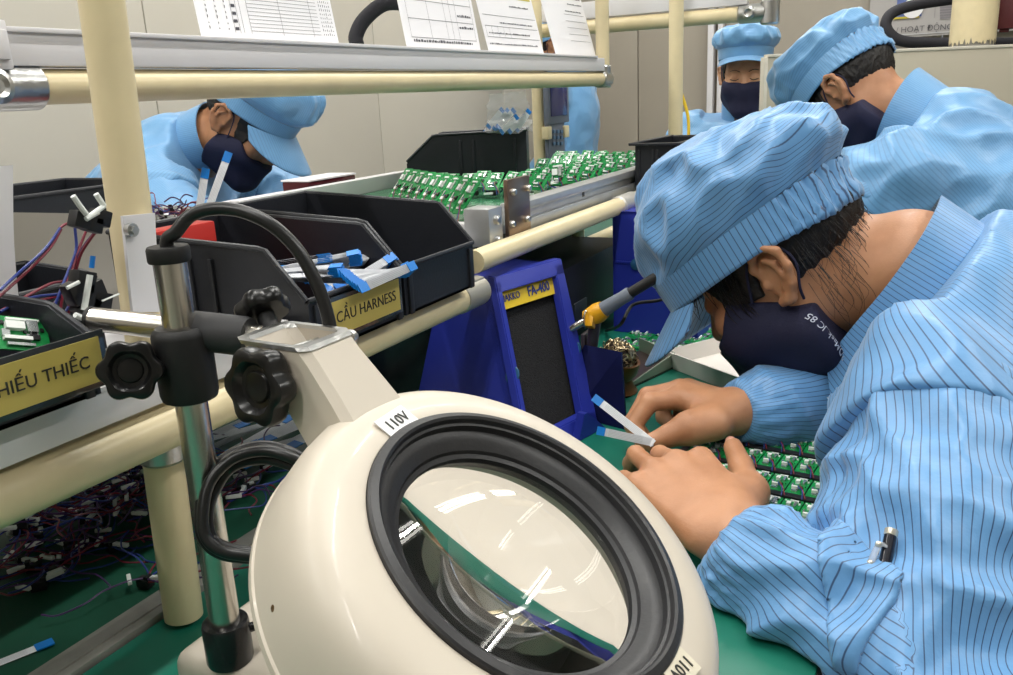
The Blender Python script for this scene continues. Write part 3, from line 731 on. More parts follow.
w2([(60, 228, 0), (66, 224, 0), (76, 224, 0)], .50, wire_r); w2([(72, 300, 0), (62, 316, -.003), (44, 326, -.006), (28, 322, -.01)], .498, wire_b)
bm = NB()
for (x, y) in ((80, 220), (100, 218), (92, 224)): box(bm, at_y(x, y, .462), (.011, .008, .010), rot=M.Rotation(.4, 3, 'Y'), bev=.001)
obj('housing', bm, comp_k, dl)
bm = NB()
for a, c in (((73, 196), (80, 206)), ((80, 206), (86, 214)), ((96, 194), (104, 206)), ((104, 206), (90, 216)), ((86, 219), (98, 212))): tube(bm, [at_y(*a, .456), at_y(*c, .456)], .0017, n=8, k=1)
obj('latch', bm, comp_w, dl)
# white and blue latches above the cross rod, small bits
t = thing('wire_harness', 'black connector with upright white lever and blue tip beside the chrome rod', 'wire harness', at_y(86, 300, .475))
bm = NB()
for (x, y) in ((82, 282), (92, 292), (76, 292), (98, 302), (86, 306)): box(bm, at_y(x, y, .478), (.014, .01, .013), rot=M.Rotation(x * .1, 3, 'Y'), bev=.001)
obj('housing', bm, comp_k, t)
bm = NB(); tube(bm, [at_y(84, 310, .468), at_y(90, 275, .468)], .0019, n=8, k=1); tube(bm, [at_y(102, 301, .468), at_y(119, 294, .468)], .0006, n=6, k=1); tube(bm, [at_y(75, 315, .462), at_y(87, 320, .462)], .0018, n=8, k=1); tube(bm, [at_y(64, 324, .462), at_y(72, 334, .462)], .0016, n=8, k=1); tube(bm, [at_y(67, 288, .466), at_y(79, 282, .466)], .0012, n=8, k=1); obj('latch', bm, comp_w, t)
bm = NB(); tube(bm, [at_y(91.5, 268, .468), at_y(93, 256, .468)], .0016, n=8, k=1); obj('blue_tip', bm, blue_ffc, t)

# ================================================================ circuit boards
def pcb_bits(b, w, h, seed, dense=1., z=.0016, big=1.):
    r = random.Random(seed)
    box(b, (0, 0, .0008), (w, h, .0016), mi=0)
    for (cx, cy, sx, sy, sz, mi) in ((-.12, .18, .34, .22, .003, 1), (.2, .2, .2, .34, .0022, 2), (-.1, -.2, .5, .1, .003, 1), (.22, -.12, .18, .14, .0018, 3), (-.3, -.05, .14, .2, .002, 2), (.05, .4, .6, .06, .0015, 1), (-.05, -.36, .5, .08, .0018, 2)):
        box(b, (cx * w, cy * h, z + sz / 2), (sx * w * big, sy * h * big, sz), mi=mi)
    for k in range(int(14 * dense)):
        s = r.uniform(.04, .1) * w; box(b, (r.uniform(-.4, .4) * w, r.uniform(-.42, .42) * h, z + .0005), (s, s * r.uniform(.5, 1.4), .0012), mi=r.choice((1, 2, 2, 3)))
PM = [pcb_g, comp_w, comp_s, comp_k]
def board(name, w, h, seed, label, group=None, dense=1., wires=False, big=1.):
    t = thing(name, label, 'circuit board', (0, 0, 0), group)
    b = NB(); pcb_bits(b, w, h, seed, dense, big=big); obj('board_assembly', b, PM, t, local=True, smooth=0)
    if wires:
        r = random.Random(seed)
        b = NB()
        tube(b, [(.1 * w, -.1 * h, .004), (.25 * w, -.3 * h, .007), (.5 * w, -.5 * h, .006), (.75 * w, -.75 * h, .003)], .0006, n=5, k=4)
        obj('red_wire', b, wire_r, t, local=True)
        b = NB(); tube(b, [(.0, -.1 * h, .004), (.2 * w, -.35 * h, .006), (.45 * w, -.5 * h, .006), (.6 * w, -.8 * h, .003)], .0006, n=5, k=4); obj('blue_wire', b, wire_b, t, local=True)
    return t
# row leaning in front of the conveyor belt
proto_b = board('circuit_board', .0195, .056, 21, 'narrow green board leaning in the front row on the conveyor', 'boards in the front row of the conveyor', wires=True, big=.75)
pa, pb = at_z(393, 197, .226), at_z(458, 213, .226)
for i in range(9):
    o = proto_b if i == 0 else dup(proto_b, (0, 0, 0))
    f = i / 8; base = pa.lerp(pb, f)
    y = (V((.35, -.12, .9)) + V((0, 0, 0))).normalized(); rowd = (pb - pa).normalized()
    n = rowd.cross(y); n = -n if n.x > 0 else n
    x = y.cross(n).normalized(); n = x.cross(y)
    n = (n + V((0, 0, .5)) + x * .25).normalized(); y = (y - n * y.dot(n)).normalized(); x = y.cross(n)
    m = M((x, y, n)).transposed()
    o.location = base + y * .026; o.rotation_mode = 'XYZ'; o.rotation_euler = m.to_euler()
o = dup(proto_b, at_z(468, 195, .232), label='green board with white parts at the right end of the front row'); o.rotation_euler = m.to_euler()
proto_c = board('circuit_board', .024, .036, 33, 'green board in the massed rows along the conveyor', 'boards massed along the conveyor', wires=True, big=.7)
kk = 0
rr_ = random.Random(4)
for ri, (X, y0, y1, n) in enumerate(((1.21, .77, .56, 9), (1.27, .60, .53, 4), (1.33, .595, .53, 4), (1.40, .605, .52, 5), (1.47, .68, .52, 7), (1.54, .68, .52, 7), (1.60, .70, .52, 7), (1.645, .72, .53, 7))):
    for i in range(n):
        yv = y0 + (y1 - y0) * i / (n - 1)
        o = proto_c if kk == 0 else dup(proto_c, (0, 0, 0)); kk += 1
        up = V((.72 + rr_.uniform(-.12, .12), rr_.uniform(-.12, .12), .55)).normalized(); x = V((rr_.uniform(-.1, .1), -1, 0)); x = (x - up * up.dot(x)).normalized(); nn_ = x.cross(up)
        o.location = (X + rr_.uniform(-.008, .008), yv, .2395 + rr_.uniform(0, .004)); o.rotation_mode = 'XYZ'; o.rotation_euler = M((x, up, nn_)).transposed().to_euler()
bw = board('circuit_board', .026, .05, 39, 'pale board standing askew just behind the steel plate', dense=2.)
orient(bw, at_z(557, 178, .24), (.2, -1, .1), (-.7, -.2, .5))
for r_ in (1.24, 1.44, 1.57, 1.65):
    b = NB()
    for k in range(10):
        y = .54 + .022 * k + rh.uniform(-.01, .01)
        tube(b, [(r_ + rh.uniform(-.02, .02), y, .222), (r_ - .02, y - .015, .232), (r_ - .04, y - .04, .224 + rh.uniform(0, .006))], .0011, n=5, k=4, mi=k % 3)
        box(b, (r_ - .042 + rh.uniform(-.01, .01), y - .04, .2235), (.008, .012, .007), mi=3)
        if k % 2: box(b, (r_ - .05, y - .045, .224), (.003, .014, .003), rot=M.Rotation(k, 3, 'Z'), mi=4)
    solo('wire_tangle', b, [wire_r, wire_b, wire_p, wire_k, comp_w], 'tangle of wires and connectors under the massed boards', 'wires', (r_, .7, .22), 'wire tangles under the boards', 'stuff')
# board panel under the hands
bx = V((-.097, -.9953, 0)).normalized(); by = V((-bx.y, bx.x, 0)); by = -by if by.x > 0 else by     # rows step towards the camera
rt = M((bx, by, bx.cross(by))).transposed()
a0 = V((.8094, .1528, .0125))
ctr = a0 + by * .0235 + bx * .010; ctr.z = .0075
t = thing('board_jig', 'black jig holding rows of small boards under the worker\'s hands', 'jig', (ctr.x, ctr.y, .003))
b = NB(); box(b, ctr, (.165, .205, .008), rot=rt, bev=.002); obj('jig_plate', b, mat('jig_black', (24, 25, 28), .45), t)
for k in range(5):
    b = NB(); box(b, ctr + by * ((k - 2) * .0475) + V((0, 0, .0058)), (.160, .008, .0045), rot=rt, bev=.001); obj('divider_rib', b, mat('jig_black', (24, 25, 28), .45), t)
sm = board('circuit_board', .0166, .036, 51, 'small green board in the jig under the hands', 'small boards in the jig under the hands', wires=True, big=.66)
wt = board('circuit_board', .0166, .036, 77, 'small silver topped board in the front row of the jig', 'silver topped boards in the jig', dense=4.5)
kk = 0
for r_ in range(-1, 3):
    for c_ in range(-3, 5):
        p = a0 + by * (r_ * .0475) + bx * (c_ * .0178 + r_ * .004); p.z = .0125
        white = r_ == 2 and c_ in (1, 2)
        if white: o = wt if c_ == 1 else dup(wt, (0, 0, 0))
        else:
            o = sm if kk == 0 else dup(sm, (0, 0, 0)); kk += 1
        o.location = p; o.rotation_mode = 'XYZ'; o.rotation_euler = M((bx, -by, V((0, 0, 1)))).transposed().to_euler()
# green board panel lying beyond the wool cleaner
pp = board('circuit_board', .055, .040, 63, 'green bare board panel lying beyond the wool tip cleaner', 'board panels beyond the tip cleaner', dense=2.2, big=.55)
kk = 0
for i in range(3):
    for j in range(3):
        o = pp if kk == 0 else dup(pp, (0, 0, 0)); kk += 1
        o.location = (1.19 + i * .057, .325 + j * .042, .002); o.rotation_euler = (0, 0, .03)
# pcb in the left bin
pc_ = board('circuit_board', .03, .022, 91, 'green board with white label in the left bin', wires=False); orient(pc_, at_y(20, 335, .46), (1, -.2, -.35), (-.3, -.7, .7))

# ================================================================ smoke absorbers
foam_m = mat('filter_foam', (30, 30, 32), .95, bump=1., bscale=700, var=.6, vscale=500)
def absorber(t, W, Hh, lean, D, face=True, txt=True):
    """local: x across the face, y to the back, z up; face leans back by `lean` over its height"""
    def fp(u, w, off=0.): return V((u, lean * w + off, Hh * w))
    b = NB()
    # side shell: box from behind the frame to the back
    for s in (-1, 1):
        prism(b, [(0.0, 0), (D + lean, 0), (D + lean, Hh), (lean, Hh)], (s * (W / 2 - .008) - .002, 0, 0), (0, 1, 0), (0, 0, 1), (.004, 0, 0))
    quad = [V((-W / 2 + .008, lean, Hh)), V((W / 2 - .008, lean, Hh)), V((W / 2 - .008, D + lean, Hh)), V((-W / 2 + .008, D + lean, Hh))]
    a = [b.verts.new(q) for q in quad]; c = [b.verts.new(q - V((0, 0, .004))) for q in quad]; bridge(b, a, c); cap(b, a); cap(b, c, True)
    quad = [V((-W / 2 + .008, D + lean, Hh)), V((W / 2 - .008, D + lean, Hh)), V((W / 2 - .008, D + lean, 0)), V((-W / 2 + .008, D + lean, 0))]
    a = [b.verts.new(q) for q in quad]; c = [b.verts.new(q - V((0, .004, 0))) for q in quad]; bridge(b, a, c); cap(b, a); cap(b, c, True)
    fix(b); obj('shell', b, bluep, t, local=True)
    b = NB(); bw = .0155
    def bar(q, th=.012):
        a = [b.verts.new(p) for p in q]; c = [b.verts.new(p + V((0, th, 0))) for p in q]; bridge(b, a, c); cap(b, a); cap(b, c, True)
    o = -.004
    bar([fp(-W / 2, 0, o), fp(-W / 2 + bw * .55, 0, o), fp(-W / 2 + bw * .55, 1, o), fp(-W / 2, 1, o)])
    bar([fp(W / 2 - bw * 1.6, 0, o), fp(W / 2, 0, o), fp(W / 2, 1, o), fp(W / 2 - bw, 1, o)])
    bar([fp(-W / 2, .93, o), fp(W / 2, .93, o), fp(W / 2, 1.03, o), fp(-W / 2, 1.03, o)]); bar([fp(-W / 2, 0, o), fp(W / 2, 0, o), fp(W / 2, .09, o), fp(-W / 2, .09, o)])
    fix(b); bmesh.ops.bevel(b, geom=b.edges[:], offset=.0012, segments=2, affect='EDGES'); obj('front_frame', b, bluep, t, local=True)
    b = NB(); q = [fp(-W / 2 + .006, .05, .012), fp(W / 2 - .012, .05, .012), fp(W / 2 - .012, .96, .012), fp(-W / 2 + .006, .96, .012)]
    a = [b.verts.new(p) for p in q]; c = [b.verts.new(p + V((0, .012, 0))) for p in q]; bridge(b, a, c); cap(b, a); cap(b, c, True); fix(b); obj('filter', b, foam_m, t, local=True)
    if txt:
        nrm = V((0, -Hh, lean)).normalized(); up = V((0, lean, Hh)).normalized()
        b = NB(); q = [fp(-W / 2 + .006, .815, .004), fp(W / 2 - .0155, .815, .004), fp(W / 2 - .0155, .94, .004), fp(-W / 2 + .006, .94, .004)]
        a = [b.verts.new(p) for p in q]; c = [b.verts.new(p + V((0, .004, 0))) for p in q]; bridge(b, a, c); cap(b, a); cap(b, c, True); fix(b); lb = obj('name_plate', b, mat('plate_yellow', (214, 182, 44), .35), t, local=True)
        text('lettering', 'HAKKO', .0112, fp(-W / 2 + .027, .878, .003), (1, 0, 0), up, mat('blue_ink', (34, 50, 120), .4), lb, local=True, sx=.85, bold=.0001)
        text('lettering', 'FA-400', .0165, fp(W / 2 - .046, .876, .003), (1, 0, 0), up, mat('blue_ink', (34, 50, 120), .4), lb, local=True, sx=.84, bold=.0003)
    for s in (-1, 1):
        b = NB(); lathe(b, [(.009, 0), (.009, .0015), (.008, .002)], (s * (W / 2 - .006), D * .55, Hh * .33 + .02), (s, 0, 0), n=20); obj('pivot_cover', b, mat('teal_cover', (44, 92, 130), .4), t, local=True)
    b = NB(); prism(b, [(0, 0), (.05, 0), (.006, .028), (0, .028)], (W / 2 - .052, -.014, .0), (1, 0, 0), (0, 0, 1), (0, .01, 0)); fix(b); obj('stand_foot', b, bluep, t, local=True)
TL, TR, BR = at_z(493, 283, .168), at_z(560, 264, .168), at_z(596, 424, 0.0015)
xd = TR - TL; Wd = xd.length; xd.normalize(); yd = V((-xd.y, xd.x, 0)); lean = (TR - BR).dot(yd); sh = (TR - BR).dot(xd)
print('absorber', Wd, lean, sh)
BLc = BR - xd * Wd / 2
t = thing('smoke_absorber', 'blue smoke absorber with black foam filter and yellow FA-400 plate', 'smoke absorber', BLc, rot=M((xd, yd, V((0, 0, 1)))).transposed())
absorber(t, Wd, .168, lean, .085)
# shear sideways so the frame leans as in the place
for o in t.children:
    for v in o.data.vertices: v.co.x += sh * v.co.z / .168
    for g in o.children:
        for v in g.data.vertices: v.co.x += sh * v.co.z / .168
bl2 = at_z(606, 332, .0015)
t = thing('smoke_absorber', 'second blue smoke absorber behind the soldering iron, turned sideways', 'smoke absorber', (bl2.x + .10, bl2.y - .085, .0015), rot=M.Rotation(1.5, 3, 'Z'))
absorber(t, .15, .19, .02, .075, txt=False)
b = NB(); lathe(b, [(.009, 0), (.009, .0015), (.008, .002)], (.03, .0955, .11), (0, 1, 0), n=20); obj('pivot_cover', b, mat('teal_cover', (44, 92, 130), .4), t, local=True)
b = NB(); box(b, (0, .0957, .112), (.13, .0016, .004), bev=.0005); obj('seam_bead', b, bluep, t, local=True)

# ================================================================ soldering stand and iron
st = thing('soldering_stand', 'soldering iron stand with brass wool cleaner and brown tray', 'soldering stand', at_z(650, 385, .001))
c = [at_z(622, 393, .001), at_z(675, 368, .001), at_z(640, 352, .001), at_z(588, 372, .001)]
bm = NB(); quadbox(bm, [p + V((0, 0, .003)) for p in c], .003)
ed = mat('pale_metal', (150, 158, 140), .4, metal=.3)
obj('base_tray', bm, mat('brown_metal', (74, 62, 58), .4, metal=.4), st)
bm = NB(); quadbox(bm, [c[0], c[1], c[1] + V((0, 0, .022)), c[0] + V((0, 0, .004))], .002); quadbox(bm, [c[1], c[2], c[2] + V((0, 0, .022)), c[1] + V((0, 0, .022))], .002); obj('tray_wall', bm, ed, st)
s0, s1 = at_z(582, 427, .001), at_z(640, 430, .001)
s0 = V((.88, .375, .001)); s1 = at_z(626, 430, .001)
bm = NB(); quadbox(bm, [s0, s1, at_x(621, 352, s1.x + .012), at_x(581, 344, s0.x + .03)], .003); obj('splash_guard', bm, mat('guard_blue', (24, 28, 68), .2), st)
wc = at_z(613, 389, .004)
bm = NB(); lathe(bm, [(.029, 0), (.031, .003), (.025, .009), (.022, .018), (.027, .025), (.029, .036), (.0295, .040), (.026, .040), (.025, .026)], wc, (.0, -.15, 1), n=40); fix(bm); obj('cleaner_cup', bm, mat('copper_brown', (120, 80, 40), .35, metal=.6), st)
bm = NB(); rw = random.Random(8)
for k in range(80):
    a = rw.uniform(0, 6.28); z_ = rw.uniform(-.1, 1); q = math.sqrt(max(0, 1 - z_ * z_)); cc = wc + V((0, -.005, .040))
    d0 = V((q * math.cos(a), q * math.sin(a), z_)) * .026
    pts = []
    for j in range(6):
        d0 = d0 + V((rw.uniform(-1, 1), rw.uniform(-1, 1), rw.uniform(-1, 1))) * .009; d0 = d0.normalized() * rw.uniform(.021, .0275); pts.append(cc + V((d0.x, d0.y, max(d0.z, -.008))))
    tube(bm, pts, .0011, n=4, k=3, flat=.5)
obj('brass_wool', bm, mat('wool_metal', (196, 176, 140), .3, metal=.9), st)
bm = NB(); bmesh.ops.create_icosphere(bm, subdivisions=3, radius=.0225, matrix=M.Translation(wc + V((0, -.005, .038)))); obj('wool_core', bm, mat('wool_dark', (60, 48, 36), .8), st)
h0 = at(600, 318, 1.0)
bm = NB(); ir0, ir1 = at(600, 311, 1.0), at(700, 250, .94); ix = (ir1 - ir0).normalized()
fr = frame(ix); lathe(bm, [(.0075, -.022), (.0108, -.019), (.0122, -.004), (.0105, .004), (.0086, .004), (.0100, -.006), (.0088, -.018)], at(601, 311, 1.0), ix, n=28, closed=True); fix(bm)
box(bm, at(592, 319, 1.002), (.018, .010, .022), rot=M.Rotation(.5, 3, 'Y'), bev=.003)
obj('iron_holder', bm, mat('holder_yellow', (222, 160, 24), .35), st)
bm = NB()
q0 = at(595, 322, 1.005); cyl(bm, q0, (q0.x + .01, q0.y + .02, .004), .007, n=16); box(bm, (q0.x + .012, q0.y + .015, .05), (.03, .006, .09), bev=.002); obj('holder_post', bm, mat('dark_bracket', (60, 52, 60), .4), st)
bm = NB(); cc = at(583, 322, .995); tube(bm, [cc + V((.006 * math.cos(a), -.002, .010 * math.sin(a))) + V((.004, 0, .002)) for a in [i * PI / 5 for i in range(10)]], .0012, n=6, k=3, closed=True); obj('spring', bm, chrome, st)
t = thing('soldering_iron', 'black and grey soldering iron resting in the yellow holder', 'soldering iron', at(620, 298, .98))
bm = NB(); P0 = at(601, 311, 1.0)
lathe(bm, [(.0045, -.012), (.0075, -.010), (.0092, .0), (.0086, .012), (.0076, .03), (.0080, .040), (.0070, .042)], P0, ix, n=28); obj('grip', bm, mat('grip_grey', (104, 112, 124), .6), t)
bm = NB(); lathe(bm, [(.0062, .040), (.0062, .086), (.005, .092)], P0, ix, n=24); obj('handle', bm, rubber, t)
bm = NB(); e = P0 + ix * .086; tube(bm, [e, e + ix * .03, at(690, 290, 1.03), at(660, 300, 1.06), at(633, 305, 1.09), at(620, 325, 1.1), at_z(606, 331, .004)], .0022, n=8, k=8); obj('power_cord', bm, rubber, t)
bm = NB(); lathe(bm, [(.0045, -.05), (.0045, -.012), (.002, -.008)], P0, ix, n=16); obj('tip_sleeve', bm, chrome, t)
bx0 = thing('control_unit', 'black box under the conveyor between the two smoke absorbers', 'control unit', (1.28, .56, .001))
bm = NB(); box(bm, (1.28, .56, .062), (.30, .13, .116), bev=.004); obj('casing', bm, blackp, bx0)
bm = NB(); box(bm, (1.2, .494, .045), (.05, .003, .03), bev=.001); obj('front_plate', bm, mat('dark_panel2', (48, 52, 58), .4), bx0)
# ================================================================ white cardboard tray
ct = thing('cardboard_tray', 'shallow white cardboard tray beside the worker\'s far wrist', 'cardboard tray', at_z(710, 380, .001))
q = [at_z(668, 367, .001), at_z(740, 395, .001)]; q += [q[1] + V((.165, -.10, 0)), q[0] + V((.165, -.10, 0))]
cb = mat('cardboard_white', (222, 216, 208), .6)
up = V((0, 0, .024))
bm = NB(); quadbox(bm, [p + V((0, 0, .0015)) for p in q], .0015); obj('tray_floor', bm, cb, ct)
bm = NB()
for i in range(4):
    a, c_ = q[i], q[(i + 1) % 4]; m_ = sum(q, V()) / 4
    oa, oc = (a - m_).normalized() * .006, (c_ - m_).normalized() * .006
    quadbox(bm, [a, c_, c_ + up + oc, a + up + oa], .0015)
obj('side_wall', bm, cb, ct)

# ================================================================ papers on the document rail
def sheet(label, bl, br, tl_px, seed, kind):
    a, c = at_y(*bl, .672), at_y(*br, .672); a.z = c.z = z1 + .0045
    up_ = V((0, .22, 1)).normalized(); u = (c - a); Ws = u.length; u.normalize(); Hs = Ws * (1.38 if kind != 0 else .72)
    r_ = at_y(*tl_px, .675) - a; lean_ = r_.dot(u) / max(r_.z, .01); up_ = (up_ + u * lean_).normalized()
    n = u.cross(up_).normalized()
    t = thing('document_sheet', label, 'paper', a + u * Ws / 2)
    def P_(x, y, o=0.): return a + u * (x * Ws) + up_ * (y * Hs) + n * o
    b = NB(); vs = [b.verts.new(P_(x, y, o)) for o in (0, -.0006) for x, y in ((0, 0), (1, 0), (1, 1), (0, 1))]
    for f in ((0, 1, 2, 3), (7, 6, 5, 4), (0, 4, 5, 1), (1, 5, 6, 2), (2, 6, 7, 3), (3, 7, 4, 0)): b.faces.new([vs[i] for i in f])
    obj('page', b, paper_m, t, smooth=0)
    b = NB(); r = random.Random(seed)
    def rect(x0, y0, x1, y1, mi=0):
        f = b.faces.new([b.verts.new(P_(x, y, .0004)) for x, y in ((x0, y0), (x1, y0), (x1, y1), (x0, y1))]); f.material_index = mi
    def hline(y, x0, x1, w=.0022): rect(x0, y, x1, y + w)
    def vline(x, y0, y1, w=.0022): rect(x, y0, x + w, y1)
    def words(x0, x1, y, h=.008):
        x = x0
        while x < x1 - .01:
            w = r.uniform(.008, .03); rect(x, y, min(x + w, x1), y + h * r.uniform(.6, 1)); x += w + r.uniform(.006, .012)
    if kind == 0:
        for k in range(34): hline(.06 + k * .026, .33, .86, .0025)
        for x in (.22, .255, .28, .33, .56, .8): vline(x, .04, .98, .0018)
        for k in range(6): 
            for j in range(30): rect(.885 + k * .017, .06 + j * .03, .889 + k * .017, .06 + j * .03 + r.uniform(.008, .02))
        for k in range(3):
            for j in range(24): rect(.06 + k * .06, .06 + j * .035, .065 + k * .06, .06 + j * .035 + r.uniform(.006, .02))
        for k in range(18): rect(.225, .06 + k * .05, .25, .08 + k * .05)
    elif kind == 1:
        for y in (.05, .14, .23, .32, .37, .40, .46, .62, .8): hline(y, .08, .96)
        for x in (.08, .34, .955): vline(x, .05, .98)
        for x in (.56, .64, .72): vline(x, .05, .34)
        for y, x0, x1 in ((.415, .12, .94), (.345, .12, .5), (.345, .56, .94), (.30, .36, .56), (.48, .12, .3), (.55, .4, .9), (.7, .12, .8), (.17, .74, .94), (.11, .74, .94), (.03, .1, .9)): words(x0, x1, y, .014)
    elif kind == 2:
        rect(.06, .62, .2, .74, 1); words(.18, .4, .50, .012); words(.2, .36, .46, .012); hline(.42, .5, .97); hline(.34, .5, .97, .002)
        rect(.54, .31, .96, .34, 2); words(.54, .9, .26, .009); hline(.2, .04, .97); hline(.14, .04, .97); hline(.08, .04, .97)
        for x in (.04, .14, .24, .34, .44): vline(x, .08, .14)
        words(.3, .9, .16, .009); words(.08, .8, .1, .009); words(.05, .9, .04, .009)
    else:
        rect(.42, .66, .62, .98, 1); rect(.47, .44, .67, .63, 1); rect(.74, .48, .86, .62, 1); words(.5, .95, .39, .009); words(.6, .95, .35, .009)
        for k in range(5): hline(.1 + k * .045, .45, .95, .002)
        words(.5, .9, .3, .01); words(.05, .3, .8, .008); words(.05, .3, .7, .008)
    obj('printing', b, [ink_m, mat('print_blue', (120, 135, 170), .5), mat('print_yellow', (200, 190, 90), .5)], t, smooth=0)
z1 = .4340
sheet('large ruled form with sideways print at the left end of the beam', (202, 39), (339, 43), (197, 0), 1, 0)
sheet('white form with boxed table second from the left on the beam', (407, 47), (481, 52), (404, 0), 2, 1)
sheet('white sheet with small photo and yellow line third on the beam', (489, 53), (544, 54), (484, 0), 3, 2)
sheet('white sheet with blue diagrams at the right end of the beam', (556, 55), (596, 57), (550, 0), 4, 3)
# ================================================================ controller on the rear post, clear bag
dc = at_y(553, 104, .81)
t = thing('touch_controller', 'grey touch screen controller mounted on the cream rear post', 'controller', dc)
sx = at_y(566, 104, .81).x - at_y(543, 104, .81).x
def drect(b, x0, y0, x1, y1, off, th, bev=.002):
    a, c = at_y(x0, y0, .81), at_y(x1, y1, .81); box(b, ((a.x + c.x) / 2, .81 - off, (a.z + c.z) / 2), (c.x - a.x, th, a.z - c.z), bev=bev)
b = NB(); drect(b, 545, 82, 567, 122, 0, .012); drect(b, 547, 120, 564, 156, -.002, .01); obj('casing', b, mat('device_grey', (104, 110, 124), .45), t)
b = NB(); drect(b, 547.5, 86, 564.5, 115, .0065, .002, .0004); obj('screen', b, mat('screen_navy', (50, 54, 104), .12), t)
b = NB(); drect(b, 544.5, 127, 549, 139, .0, .016); obj('side_clip', b, cream, t)
b = NB(); drect(b, 561.5, 126, 566.5, 137, .0, .016); obj('side_clip', b, cream, t)
b = NB()
for i in range(3):
    for j in range(3): drect(b, 550.5 + i * 3.8, 130 + j * 6, 552.6 + i * 3.8, 133 + j * 6, .0065, .003, .0005)
obj('keypad', b, mat('key_blue', (92, 120, 150), .4), t)
b = NB(); bc = at_x(508, 120, 1.39)
G = []
rb = random.Random(12)
for j in range(10):
    f = j / 9; z_ = .3085 - .0 + f * .066
    row = []
    for i in range(16):
        a = 2 * PI * i / 16; w = .046 * (1 - .25 * f) * (1 + rb.uniform(-.12, .12)); dd = .028 * (1 - .5 * f) * (1 + rb.uniform(-.3, .3))
        row.append(V((1.39 + dd * math.sin(a), bc.y + w * math.cos(a), z_ + rb.uniform(-.004, .004))))
    G.append(row)
gridmesh(b, G, closed_u=True)
solo('plastic_bag', b, mat('clear_plastic', (235, 238, 240), .12, alpha=.22, spec=.8), 'clear crumpled bag of ribbon cables on the back bin', 'bag', (1.39, bc.y, .3085), smooth=25)
for k in range(7):
    x = bc.y + .03 - k * .010
    put(V((1.38 + rb.uniform(-.012, .008), x, .326 + rb.uniform(-.006, .006))), (rb.uniform(-.2, .2), -.8 + rb.uniform(-.2, .2), .75), (-1, -.3, .2), 'white ribbon cable packed in the clear bag', 'ribbon cables in the clear bag', scale=(.62, 1.3, 1))
# ================================================================ implicit surfaces
f32 = np.float32
def A(v): return np.array(v, dtype=f32)
def cone(a, b, ra, rb=None):
    a, b = A(a), A(b); rb = ra if rb is None else rb; ab = b - a; L2 = float(ab @ ab) + 1e-12
    def f(p):
        t = np.clip(((p - a) @ ab) / L2, 0, 1); return np.linalg.norm(p - a - t[:, None] * ab, axis=1) - (ra + (rb - ra) * t)
    return f
def sph(c, r):
    c = A(c)
    return lambda p: np.linalg.norm(p - c, axis=1) - r
def ell(c, r, R=None):
    c = A(c); r = A(r); R = None if R is None else np.array(R, dtype=f32)
    def f(p):
        q = p - c
        if R is not None: q = q @ R
        k0 = np.linalg.norm(q / r, axis=1); k1 = np.linalg.norm(q / (r * r), axis=1)
        return k0 * (k0 - 1) / np.maximum(k1, 1e-6)
    return f
def smin(a, b, k):
    if k <= 0: return np.minimum(a, b)
    h = np.clip(.5 + .5 * (a - b) / k, 0, 1); return a * (1 - h) + b * h - k * h * (1 - h)
def smax(a, b, k): return -smin(-a, -b, k)
def comb(*ops):
    """ops: (fn, k) union, (fn, k, 's') subtract, (fn, k, 'i') intersect"""
    def f(p):
        d = None
        for o in ops:
            v = o[0](p)
            if d is None: d = v
            elif len(o) > 2 and o[2] == 's': d = smax(d, -v, o[1])
            elif len(o) > 2 and o[2] == 'i': d = smax(d, v, o[1])
            else: d = smin(d, v, o[1])
        return d
    return f
def chain(pts, r, k=.004):
    fs = []
    rs = r if isinstance(r, (list, tuple)) else [r] * len(pts)
    for i in range(len(pts) - 1): fs.append((cone(pts[i], pts[i + 1], rs[i], rs[i + 1]), k))
    return comb(*fs)
def inframe(fn, c, R):
    """fn in local coordinates, frame columns R (3x3 numpy), origin c"""
    c = A(c); R = np.array(R, dtype=f32)
    return lambda p: fn((p - c) @ R)
def poly2(pts):
    P = np.array(pts, dtype=f32); n = len(P)
    def f(x, y):
        d = np.full(x.shape, 1e9, dtype=f32); s = np.ones(x.shape, dtype=f32)
        for i in range(n):
            a, b = P[i], P[i - 1]; e = b - a; wx, wy = x - a[0], y - a[1]
            t = np.clip((wx * e[0] + wy * e[1]) / (e @ e), 0, 1); dx, dy = wx - e[0] * t, wy - e[1] * t
            d = np.minimum(d, dx * dx + dy * dy)
            c1 = y >= a[1]; c2 = y < b[1]; c3 = e[0] * wy > e[1] * wx
            fl = (c1 & c2 & c3) | (~c1 & ~c2 & ~c3); s = np.where(fl, -s, s)
        return s * np.sqrt(d)
    return f
def wave(seed, wl, n=5, aniso=None):
    r = np.random.RandomState(seed); K = []
    for i in range(n):
        k = r.normal(size=3)
        if aniso is not None: k = k * np.array(aniso)
        k = k / np.linalg.norm(k) * 2 * np.pi / (wl * r.uniform(.7, 1.5)); K.append((A(k), r.uniform(0, 6.28)))
    def f(p):
        a = 0
        for i, (k, ph) in enumerate(K):
            k2, p2 = K[(i + 1) % n]
            a = a + np.sin(p @ k + ph + 1.1 * np.sin(p @ (k2 * .6) + p2))
        return a / n
    return f
